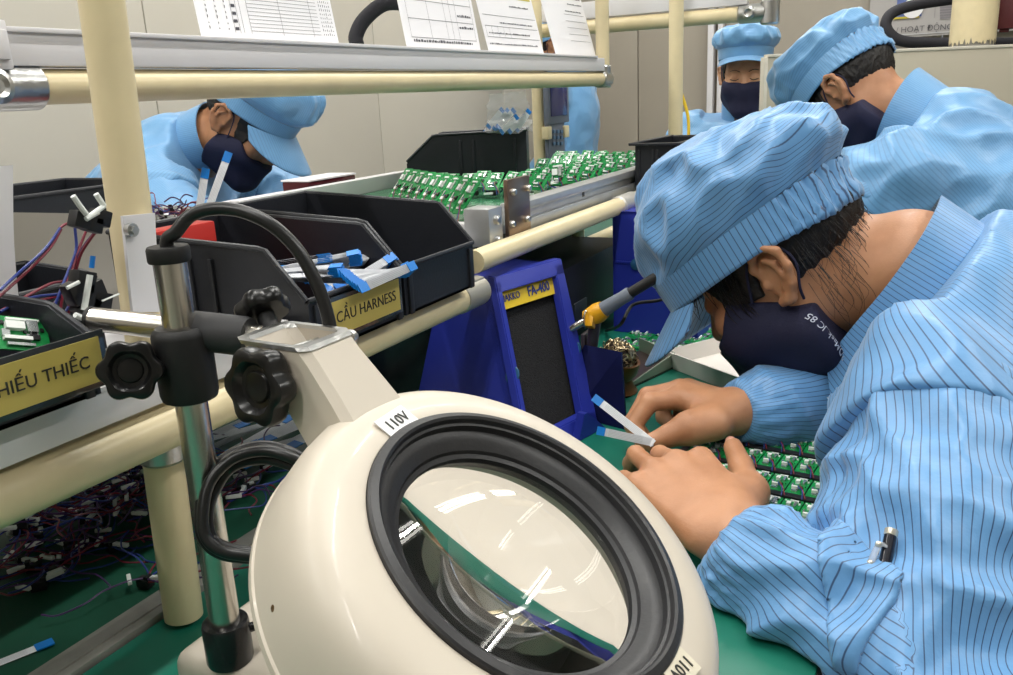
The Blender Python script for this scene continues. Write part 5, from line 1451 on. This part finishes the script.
    def tf(p):
        d = tf0(p) + (.012 * (np.abs(wv(p)) * 2 - .75) + .003 * wv2(p)) * fold
        for c_, n_ in cuts: 
            q = p - c_; near = (np.linalg.norm(q, axis=1) < cutr)
            d = np.where(near, np.maximum(d, q @ n_), d)
        d = np.maximum(d, (p - pv) @ axn); d = np.maximum(d, -BENCH(p))
        q = p - pcn; rr_ = np.linalg.norm(q, axis=1)
        d = np.where(rr_ < .15, np.maximum(d, q @ nan_ - .003), d)
        return smax(d, -neckcone(p), .008)
    lo, hi = bbox(tpts, .02)
    P, Q = surf(tf, lo, hi, h_cloth)
    cc = A(chest.lerp(neckb, .3)); q = (P - cc) @ Rm
    npmesh('jacket', P, Q, [cl], t, {'stripe': np.arctan2(q[:, 0], -q[:, 1]) * .155})
    sl_out = []
    for i, sd in enumerate('LR'):
        if not arms[i]: sl_out.append(None); continue
        s, e, w = V(J['sh' + sd]), V(J['el' + sd]), V(J['wr' + sd])
        d_ = (e - s).normalized()
        sf, stf = sleeve_sdf(s + d_ * .045, e, w, sleeve_R[i] if isinstance(sleeve_R[0], tuple) else sleeve_R, seed + 30 + i, fold * (.55 if i else 1)); sf = offbench(sf)
        lo, hi = bbox([s, e, w], .12)
        P, Q = surf(sf, lo, hi, h_cloth)
        so = npmesh('sleeve', P, Q, [cl], t, {'stripe': stf(P)}); sl_out.append((sf, so))
    if collar:
        cb_ = J.get('collar')
        if cb_ is None:
            na_ = (hp((-.02, 0, -.03)) - neckb).normalized(); fr_ = [sl, na_.cross(sl).normalized(), na_]
            if (hp((.1, 0, -.05)) - neckb).dot(fr_[1]) < 0: fr_[1] = -fr_[1]
            base, top = [], []
            for k in range(17):
                a = -2.72 + 5.44 * k / 16      # 0 = back
                base.append(neckb + ax * (.012 + .13 * (collar_r - 1)) + fr_[0] * math.sin(a) * .080 * collar_r - fr_[1] * math.cos(a) * .072 * collar_r - na_ * (.0 + .020 * (1 - math.cos(a)) / 2))
                top.append(neckb + na_ * (.046 - .016 * (1 - math.cos(a)) / 2) + fr_[0] * math.sin(a) * .078 * collar_r - fr_[1] * math.cos(a) * .072 * collar_r)
        else: base, top = cb_
        make_collar(t, base, top, cl)
    return t, sl_out, tf, hp, R
def make_collar(t, base, top, cl):
    B_, T_ = catmull(base, 6), catmull(top, 6); n = len(B_); rows = []
    for j in range(9):
        f_ = j / 8; rows.append([b.lerp(tp, f_) for b, tp in zip(B_, T_)])
    ctr = sum(B_, V()) / n
    bm = NB(); gridmesh(bm, rows); fix(bm)
    bmesh.ops.solidify(bm, geom=bm.faces[:], thickness=.0028)
    arcs = [0]
    for i in range(1, n): arcs.append(arcs[-1] + (B_[i] - B_[i - 1]).length)
    o = obj('collar', bm, cl, t, smooth=60)
    # stripes run along the height of the collar
    W_ = WM[t.name]; vals = []
    for v in o.data.vertices:
        p = W_ @ v.co; k = min(range(n), key=lambda i: (B_[i].lerp(T_[i], .5) - p).length_squared); k0 = max(k - 1, 0); k1 = min(k + 1, n - 1)
        tv = (B_[k1].lerp(T_[k1], .5) - B_[k0].lerp(T_[k0], .5)); L = tv.length; vals.append(arcs[k0] + (p - B_[k0].lerp(T_[k0], .5)).dot(tv / L) / L * (arcs[k1] - arcs[k0]))
    a = o.data.attributes.new('stripe', 'FLOAT', 'POINT'); a.data.foreach_set('value', np.array(vals, dtype=f32))
    return o
# ---------------------------------------------------------------- the worker in front
def pitch(th, yaw=0., roll=0.):
    f = V((0, math.cos(th), -math.sin(th))); u = V((0, math.sin(th), math.cos(th)))
    r = M.Rotation(yaw, 3, 'Z'); f, u = r @ f, r @ u
    if roll: q = M.Rotation(roll, 3, f); u = q @ u
    return f, u
skin_a = skin('skin_worker', (182, 132, 98), (162, 113, 80))
skin_b = skin('skin_tan', (182, 132, 98), (162, 112, 80))
skin_c = skin('skin_light', (200, 154, 122), (180, 130, 100))
f_, u_ = pitch(math.radians(33), math.radians(-5))
Hm = V((.958, .157, .1705))
JM = dict(neck=(.958, .030, .178), chest=(.958, -.10, .035), pelvis=(.958, -.36, -.20),
          shL=(.802, -.004, .088), elL=(.548, -.024, -.044), wrL=(.604, .131, .031),
          shR=(1.105, -.02, .11), elR=(1.0, .058, .022), wrR=(.844, .178, .045))
# left hand, palm down on the jig
wl = V((.612, .137, .036))
kn = [at_z(701, 460, .052), at_z(676, 462, .054), at_z(653, 470, .051), at_z(637, 484, .045)]
dl_ = ((kn[1] + kn[2]) / 2 - wl).normalized(); nl = (kn[3] - kn[0]).cross(dl_); nl = nl if nl.z > 0 else -nl; nl.normalize()
fsL = [(palm(wl, kn, nl), 0)]
tips = []
for k, (m_, Ls, an, sd) in enumerate(zip(kn, ((.042, .024, .022), (.045, .027, .023), (.042, .026, .022), (.033, .020, .019)), ((.75, .75, .35), (.45, .75, .4), (.25, .7, .45), (.5, .7, .4)), ((0, 0, 0), (.1, -.1, 0), (.1, -.05, 0), (.1, 0, 0)))):
    fp_ = curl(m_, dl_, nl, Ls, an, sd); fsL.append((finger(fp_, .0102 - .0006 * k, .0076 - .0004 * k), .0045)); tips.append(fp_)
thL = [at_z(738, 527, .034), at_z(749, 492, .034), at_z(741, 466, .040), at_z(733, 447, .046)]
fsL.append((finger(thL, .0150, .0088), .012))
fsL.append((cone(wl.lerp(kn[0], .15), thL[1], .016, .014), .016))
handL = (comb(*fsL), kn + thL + [p for q in tips for p in q])
# right hand pinching the ribbons
wr_ = V((.846, .177, .046))
mR = [at_z(679, 399, .058), at_z(676, 392, .066), at_z(672, 388, .068), at_z(670, 387, .058)]
mR[1] = mR[0] + V((.018, .004, .004)); mR[2] = mR[0] + V((.036, .0, .000)); mR[3] = mR[0] + V((.050, -.008, -.008))
fsR = [(palm(wr_, mR, (0, 0, 1)), 0)]
ifg = [mR[0], at_z(650, 402, .060), at_z(633, 426, .038), at_z(642, 441, .026)]
fsR.append((finger(ifg, .0108, .0078), .005))
mfg = [mR[1], at_z(646, 402, .058) + V((.018, .004, 0)), at_z(633, 428, .034) + V((.016, .006, 0)), at_z(646, 444, .020) + V((.012, .004, 0))]
fsR.append((finger(mfg, .0104, .0078), .004))
for k, (dx, q) in enumerate(((.034, .8), (.048, .6))):
    fsR.append((finger([mR[2 + k], mR[2 + k] + V((.0, .034 * q, -.010)), mR[2 + k] + V((-.006, .032 * q, -.034)), mR[2 + k] + V((-.016, .010, -.042))], .0098 - .0006 * k, .0075), .004))
thR = [at_z(716, 424, .046), at_z(690, 428, .044), at_z(668, 436, .038), at_z(650, 443, .032)]
fsR.append((finger(thR, .0152, .0092), .010)); fsR.append((cone(wr_, thR[1], .021, .0150), .014))
handR = (comb(*fsR), mR + thR + ifg + mfg)
cbk = lambda px, py, X: at_x(px, py, X)
colb = [V((.875, .088, .050)), V((.868, .052, .092)), V((.868, .020, .140)), V((.882, -.010, .185)), V((.915, -.030, .215)), V((.958, -.038, .224)), V((1.0, -.030, .215)), V((1.034, -.01, .185)), V((1.046, .02, .14)), V((1.044, .052, .092)), V((1.035, .088, .05))]
colt = [V((.893, .098, .094)), V((.880, .074, .135)), V((.880, .046, .178)), V((.893, .022, .220)), V((.920, .010, .245)), V((.958, .006, .255)), V((.996, .010, .245)), V((1.022, .022, .22)), V((1.034, .046, .178)), V((1.034, .074, .135)), V((1.022, .098, .094))]
JM['collar'] = (colb, colt); JM['collar_plane'] = (V((.958, .03, .130)), V((0, .82, .57)))
hg_main = [(-.13, -.060), (-.06, -.055), (-.03, -.02), (-.015, .028), (-.002, .03), (.004, -.012), (.046, -.008), (.058, .018), (.075, .032), (.12, .036)]
p1, slv, tf1, hp1, R1 = person('person', 'worker in a striped blue cap and jacket bent over the boards, pinching white ribbons', Hm, f_, u_, JM, skin_a, cl_main, MASK_LOW, 101, hg_main, (handL, handR), h_body=.0024, h_cloth=.0045,
    cap_kw=dict(poof=.3, rnd=1., cshift=-.022, cx=.009, shrink=1.09, vis_len=.070, vdrop=.44, droop=.8, big=1.02, tilt=.28, ctilt=.13, z0=.036, bcut=.65, vang=1.05), sleeve_R=((.084, .084, .074, .055, .045, .023), (.08, .072, .058, .046, .041, .027)))
print('elbow px', [tuple(round(c) for c in (RC.transposed() @ (V(JM[k]) - CAM))[:]) for k in ()])
def px_of(p):
    c = RC.transposed() @ (V(p) - CAM); return (round(CX + F * c.x / c.z), round(CY + F * c.y / c.z), round(c.z, 3))
for k in ('neck', 'shL', 'elL', 'wrL', 'shR', 'elR', 'wrR'): print(k, px_of(JM[k]))
# ribbons held between the fingers
pinch = at_z(651, 442, .037)
for tip, lab in ((at_z(596, 399, .072), 'white ribbon cable with blue tip pinched by the worker, pointing up'), (at_z(600, 431, .052), 'white ribbon cable with blue tip pinched by the worker, lying lower')):
    d_ = pinch - tip; L_ = d_.length; rb_ = put(tip.lerp(pinch, .5), d_, CAM - tip, lab, 'ribbon cables in the hand', scale=((L_ + .006) / .075, 1.05, 1))
    bpy.data.objects.remove([c for c in rb_.children if c.name.startswith('blue_end')][-1])
# thumb nails and the other nails seen
def nail(parent, p, d, n, w=.0062, l=.0085):
    d = V(d).normalized(); n = V(n); n = (n - d * n.dot(d)).normalized(); s = d.cross(n); b = NB(); G = []
    for i in range(6):
        x = -l / 2 + l * i / 5; G.append([V(p) + d * x + s * (w * math.sin(a)) * (1 - .25 * (i / 5) ** 3) + n * (w * (math.cos(a) - 1) * .8) for a in (-.9, -.6, -.3, 0, .3, .6, .9)])
    gridmesh(b, G); bmesh.ops.solidify(b, geom=b.faces[:], thickness=.0006); fix(b); obj('fingernail', b, nail_m, parent, smooth=180)
bf = None
td = (thR[3] - thR[2]).normalized(); cv_ = (CAM - thR[3]).normalized(); nn_ = (cv_ + V((0, 0, .6))).normalized(); nn_ = (nn_ - td * nn_.dot(td)).normalized()
nail(p1, thR[3] + nn_ * .0088 + td * .001, td, nn_)
td = (thL[3] - thL[2]).normalized(); nn_ = V((-.3, .25, .9)); nn_ = (nn_ - td * nn_.dot(td)).normalized(); nail(p1, thL[3] + nn_ * .0084 + td * .002, td, nn_)
# mask lettering, on the near cheek
mk = inframe(mask_sdf(MASK_LOW), Hm, R1)
def on_surf(fn, px, py, d0=.5): 
    d = trace(fn, px, py, d0); return None if d is None else at(px, py, d)
def nrm_of(fn, p, e=.002):
    p = np.array(p, dtype=f32); g = np.array([float(fn((p + o)[None])[0] - fn((p - o)[None])[0]) for o in np.eye(3, dtype=f32) * e]); return V(g / np.linalg.norm(g))
a_, b_ = on_surf(mk, 847, 357), on_surf(mk, 818, 318)
if a_ and b_:
    c_ = on_surf(mk, 833, 338); n_ = nrm_of(mk, c_); U = (b_ - a_); U -= n_ * U.dot(n_); W_ = n_.cross(U)
    tx = text('mask_lettering', 'HRDMask_JC 85', .0098, c_ + n_ * .0012, U, W_, mat('print_grey', (186, 190, 204), .5), p1, th=.0001)
    for v in tx.data.vertices:            # wrap onto the cheek
        w = WM[p1.name] @ v.co; k = np.array(w, dtype=f32); v.co = v.co - n_ * (float(mk(k[None])[0]) - .0006)
# pocket with pen on the near sleeve
sf = slv[0][0]
ps = [(833, 521), (906, 574), (898, 600), (858, 676), (836, 676)]
p3 = [on_surf(sf, x, y, .4) for x, y in ps]
print('pocket', [px_of(p) if p else None for p in p3])
if all(p3):
    c_ = sum(p3, V()) / 5; n_ = nrm_of(sf, on_surf(sf, 868, 600, .4)); U = (p3[1] - p3[0]); U -= n_ * U.dot(n_); U.normalize(); W_ = n_.cross(U)
    pg = poly2([((p - c_).dot(U), (p - c_).dot(W_)) for p in p3]); Un, Wn, cn_, nn2 = A(U), A(W_), A(c_), A(n_)
    def pf(p):
        q = p - cn_; d = np.abs(sf(p) - .001) - .0028
        return np.maximum(smax(d, pg(q @ Un, q @ Wn), .002), -(q @ nn2) - .05)
    lo, hi = bbox(p3, .05); P, Q = surf(pf, lo, hi, .0026)
    q = P - cn_; npmesh('sleeve_pocket', P, Q, [cl_main], p1, {'stripe': q @ Un + .3 * (q @ Wn)})
    t = thing('pen', 'black ballpoint pen with clear clip in the worker\'s sleeve pocket', 'pen', p3[1])
    pa, pb = on_surf(sf, 893, 545, .4), on_surf(sf, 876, 590, .4); n1 = nrm_of(sf, pa)
    pa = pa + n1 * .0075; pb = pb - n1 * .006; top = pa + (pa - pb).normalized() * .006; dd = (pb - top).normalized()
    b = NB(); cyl(b, top + dd * .004, pb, .0042, n=20); obj('barrel', b, mat('pen_black', (22, 24, 34), .2), t)
    b = NB(); lathe(b, [(.0046, 0), (.0046, .004), (.0038, .005)], top, dd, n=20); cyl(b, top - dd * .001, top + dd * .001, .0022, n=12); obj('end_cap', b, mat('pen_silver', (214, 210, 196), .25, metal=.6), t)
    b = NB(); sd_ = dd.cross(n1).normalized(); ca = top + dd * .012 + n1 * .004 - sd_ * .003
    cy_ = [top + dd * .014 + n1 * .003, top + dd * .016 + n1 * .006 - sd_ * .004, top + dd * .03 + n1 * .006 - sd_ * .007, top + dd * .052 + n1 * .004 - sd_ * .010]
    if sd_.dot(RC.col[0]) < 0: cy_ = [top + dd * .014 + n1 * .003, top + dd * .016 + n1 * .006 + sd_ * .004, top + dd * .03 + n1 * .006 + sd_ * .007, top + dd * .052 + n1 * .004 + sd_ * .010]
    tube(b, cy_, .0026, n=10, k=6, flat=.5); obj('clip', b, mat('clear_clip', (225, 232, 240), .08, trans=.7, ior=1.3), t)
    for q_ in (cy_[1], cy_[2], cy_[3]): b = NB(); bmesh.ops.create_icosphere(b, subdivisions=2, radius=.0024, matrix=M.Translation(q_ + n1 * .001)); obj('clip_rivet', b, mat('pen_silver', (214, 210, 196), .25, metal=.6), t)
# loose hair under the visor and at the nape
bm = NB(); rw = random.Random(31)
for k in range(20):
    x = rw.uniform(.05, .1); s = rw.choice((1, 1, 1, -1)); y = s * .078 * math.sqrt(max(0, 1 - ((x + .004) / .112) ** 2)) * rw.uniform(.85, 1.0)
    L_ = rw.uniform(.02, .05); dx = rw.uniform(-.01, .012)
    tube(bm, [hp1((x, y, .040)), hp1((x + dx * .4 + .006, y * 1.01, .040 - L_ * .5)), hp1((x + dx + .008, y * 1.0, .040 - L_))], lambda t_: .0009 * (1 - t_ * .75), n=4, k=4)
for k in range(220):
    a = rw.uniform(-1.2, 1.3); z = rw.uniform(-.05, .03); x = -.02 - .088 * math.cos(a); y = .080 * math.sin(a) * (1 if rw.random() > .1 else -1)
    L_ = rw.uniform(.012, .042); sc = rw.uniform(.98, 1.03); e = rw.uniform(-.008, .008)
    tube(bm, [hp1((x * .95, y * .95, z + .01)), hp1((x * sc, y * sc, z - L_ * .5)), hp1((x * sc * .93 + e, y * sc * .93 + e, z - L_))], lambda t_: .00034 * (1 - t_ * .7), n=4, k=4)
for k in range(26):
    z = rw.uniform(.0, .035); L_ = rw.uniform(.02, .04); x = rw.uniform(.018, .045)
    tube(bm, [hp1((x, .076, z + .012)), hp1((x + .003, .0765, z - L_ * .4)), hp1((x - .002, .0745, z - L_))], lambda t_: .0009 * (1 - t_ * .75), n=4, k=4)
obj('loose_hair', bm, hair_m, p1)

# ---------------------------------------------------------------- the other workers
def template(Hc, ang, neck=(0, -.117, -.002), chest=(0, -.247, -.145), pelvis=(0, -.507, -.38), sh=(.175, -.16, -.09), el=(.22, -.06, -.26), wr=(.10, .14, -.27)):
    r = M.Rotation(ang, 3, 'Z'); g = lambda p: V(Hc) + r @ V(p)
    return dict(neck=g(neck), chest=g(chest), pelvis=g(pelvis), shL=g((-sh[0], sh[1], sh[2])), elL=g((-el[0], el[1], el[2])), wrL=g((-wr[0], wr[1], wr[2])), shR=g(sh), elR=g(el), wrR=g(wr))
def hands_for(J, ang):
    r = M.Rotation(ang, 3, 'Z'); out = []
    for sd, s in (('L', 1), ('R', -1)):
        w, e = V(J['wr' + sd]), V(J['el' + sd]); d = (w - e).normalized(); d = (d + V((0, 0, .0))).normalized()
        n = V((0, 0, 1)); n = (n - d * n.dot(d)).normalized(); side = (r @ V((1, 0, 0))) * s; side = (side - d * side.dot(d)); side.normalize()
        out.append((generic_hand(w, d, n, side), [w, w + d * .18]))
    return tuple(out)
hg_short = [(-.13, -.030), (-.09, -.045), (-.05, -.040), (-.03, -.01), (-.012, .030), (.012, .03), (.02, -.002), (.036, -.004), (.048, .02), (.07, .034), (.12, .036)]
hg_long = [(-.13, -.070), (-.06, -.070), (-.03, -.03), (-.015, .02), (.012, .03), (.02, -.03), (.034, -.04), (.05, .0), (.07, .03), (.12, .034)]
# second worker, further along the bench
y2 = math.radians(-27); f2, u2 = pitch(math.radians(49), y2); H2 = at(832, 99, 1.66) + M.Rotation(y2, 3, 'Z') @ V((.078, 0, 0))
zt_ = .035 - H2.z
J2 = template(H2, math.radians(-12), neck=(0, -.118, -.046), chest=(0, -.235, -.185), pelvis=(0, -.45, -.43), sh=(.195, -.13, -.145), el=(.235, -.02, zt_ * .72), wr=(.09, .19, zt_))
person('person', 'worker in a pale blue cap and jacket bowing behind the striped capped worker', H2, f2, u2, J2, skin_b, cl_far, MASK_LOW, 202, hg_short, hands_for(J2, math.radians(-12)), h_body=.0034, h_cloth=.006, cap_kw=dict(poof=.45, droop=.8, big=.78, visor=True, vis_len=.05), collar_r=1.18)
# woman across the bench on the left
a4 = PI * 1.09
f4, u4 = pitch(math.radians(41), a4); H4 = at(228, 125, 1.86) + M.Rotation(a4, 3, 'Z') @ V((-.078, 0, 0))
zt_ = .04 - H4.z
J4 = template(H4, a4, neck=(0, -.112, -.030), chest=(0, -.235, -.18), sh=(.18, -.15, -.15), el=(.24, -.02, zt_ * .75), wr=(.10, .17, zt_))
person('person', 'worker in a blue visored cap bowing across the bench beneath the papers', H4, f4, u4, J4, skin_b, cl_far, MASK_MID, 303, hg_long, hands_for(J4, a4), h_body=.0045, h_cloth=.007, cap_kw=dict(poof=.8, droop=.5, big=.8, vis_len=.088, vdrop=.5))
# woman facing us at the end of the bench
a3 = math.radians(90 + 10)
f3, u3 = pitch(math.radians(7), a3); H3 = at(742, 76, 2.9) + V((.05, 0, 0))
J3 = template(H3, a3, neck=(0, -.045, -.125), chest=(0, -.08, -.30), pelvis=(0, -.10, -.62), sh=(.18, -.07, -.20), el=(.22, .0, -.38), wr=(.12, .22, -.36))
hg_p3 = [(a, max(z, .052) if a > .04 else z) for a, z in hg_short]
p3_, _, _, hp3, R3_ = person('person', 'worker with lowered eyes facing the camera at the far bench end', H3, f3, u3, J3, skin_c, cl_far, MASK_STD, 404, hg_p3, hands_for(J3, a3), h_body=.0042, h_cloth=.008, cap_kw=dict(poof=.85, droop=.3, big=.66, vis_len=.05, vdrop=.3, tilt=.1, ctilt=-.14, z0=.044))
for s in (1, -1):
    bm = NB(); tube(bm, [hp3((.089, s * .018, .0015)), hp3((.0925, s * .031, -.003)), hp3((.084, s * .046, .0005))], .0014, n=6, k=5); obj('eyelash', bm, hair_m, p3_)
for s in (1, -1): bm = NB(); tube(bm, [hp3((.092, s * .014, .024)), hp3((.089, s * .03, .030)), hp3((.076, s * .047, .026))], lambda t_: .0024 * (1 - .5 * t_), n=6, k=5, flat=.6); obj('eyebrow', bm, hair_m, p3_)
# worker glimpsed sideways behind the touch screen
f5, u5 = pitch(math.radians(18)); H5 = at(556, 48, 4.3)
J5 = template(H5, 0, neck=(0, -.05, -.12), chest=(0, -.07, -.30), pelvis=(0, -.06, -.62), sh=(.18, -.05, -.20), el=(.17, -.04, -.50), wr=(.13, .10, -.66))
person('person', 'worker glimpsed from the side behind the touch screen, only a blue sleeve showing', H5, f5, u5, J5, skin_b, cl_far, MASK_STD, 505, hg_short, hands_for(J5, 0), .35, h_body=.005, h_cloth=.008, cap_kw=dict(poof=.9, droop=.3, big=.8), cutr=.085, legs='stand')

# stools under the two nearest workers
def stool(c, label):
    c = V(c); zt = c.z - .131
    t = thing('work_stool', label, 'stool', (c.x, c.y, ZF))
    b = NB(); lathe(b, [(.02, zt - .06), (.155, zt - .055), (.165, zt - .04), (.165, zt - .012), (.15, zt), (.02, zt + .002)], (c.x, c.y, 0), (0, 0, 1), n=40); obj('seat_cushion', b, blackp, t)
    b = NB(); cyl(b, (c.x, c.y, ZF + .06), (c.x, c.y, zt - .055), .022, n=20); obj('column', b, chrome, t)
    for k in range(5):
        a = k * 2 * PI / 5; e = V((c.x + .24 * math.cos(a), c.y + .24 * math.sin(a), ZF + .03))
        b = NB(); tube(b, [V((c.x, c.y, ZF + .075)), V((c.x + .12 * math.cos(a), c.y + .12 * math.sin(a), ZF + .06)), e], .014, n=10, k=4); obj('leg', b, chrome, t)
stool(JM['pelvis'], 'black round stool carrying the worker in the striped cap')
stool(J2['pelvis'], 'black round stool carrying the second worker along the bench')
# ================================================================ lights, camera
def area(name, loc, sx, sy, energy, rot=(0, 0, 0), color=(1, .985, .95)):
    l = bpy.data.lights.new(name, 'AREA'); l.shape = 'RECTANGLE'; l.size = sx; l.size_y = sy; l.energy = energy; l.color = color
    o = bpy.data.objects.new(name, l); COL.objects.link(o); o.location = loc; o.rotation_euler = rot; o['kind'] = 'helper'; return o
for (cx, cy) in LIGHTS: area('tube_light', (cx, cy, ZC - .115), 1.2, .04, ENERGY)
w = bpy.data.worlds.new('World'); SC.world = w; w.use_nodes = True
w.node_tree.nodes['Background'].inputs[0].default_value = (.9, .95, 1, 1); w.node_tree.nodes['Background'].inputs[1].default_value = .28
cd = bpy.data.cameras.new('camera'); co = bpy.data.objects.new('camera', cd); COL.objects.link(co)
mm = M((RC.col[0], -RC.col[1], -RC.col[2])).transposed().to_4x4(); mm.translation = CAM
co.matrix_world = mm; cd.sensor_width = 36; cd.lens = F / 1013 * 36; cd.clip_start = .02; cd.clip_end = 50
SC.camera = co
SC.view_settings.view_transform = 'Standard'; SC.view_settings.look = 'None'; SC.view_settings.gamma = 1
SC.view_settings.use_curve_mapping = False; SC.view_settings.exposure = EXPOSURE
SC.cycles.max_bounces = 10; SC.cycles.transmission_bounces = 8; SC.cycles.transparent_max_bounces = 12; SC.cycles.diffuse_bounces = 4
SC.cycles.caustics_reflective = False; SC.cycles.caustics_refractive = True; SC.cycles.sample_clamp_indirect = 4
SC.cycles.use_denoising = True
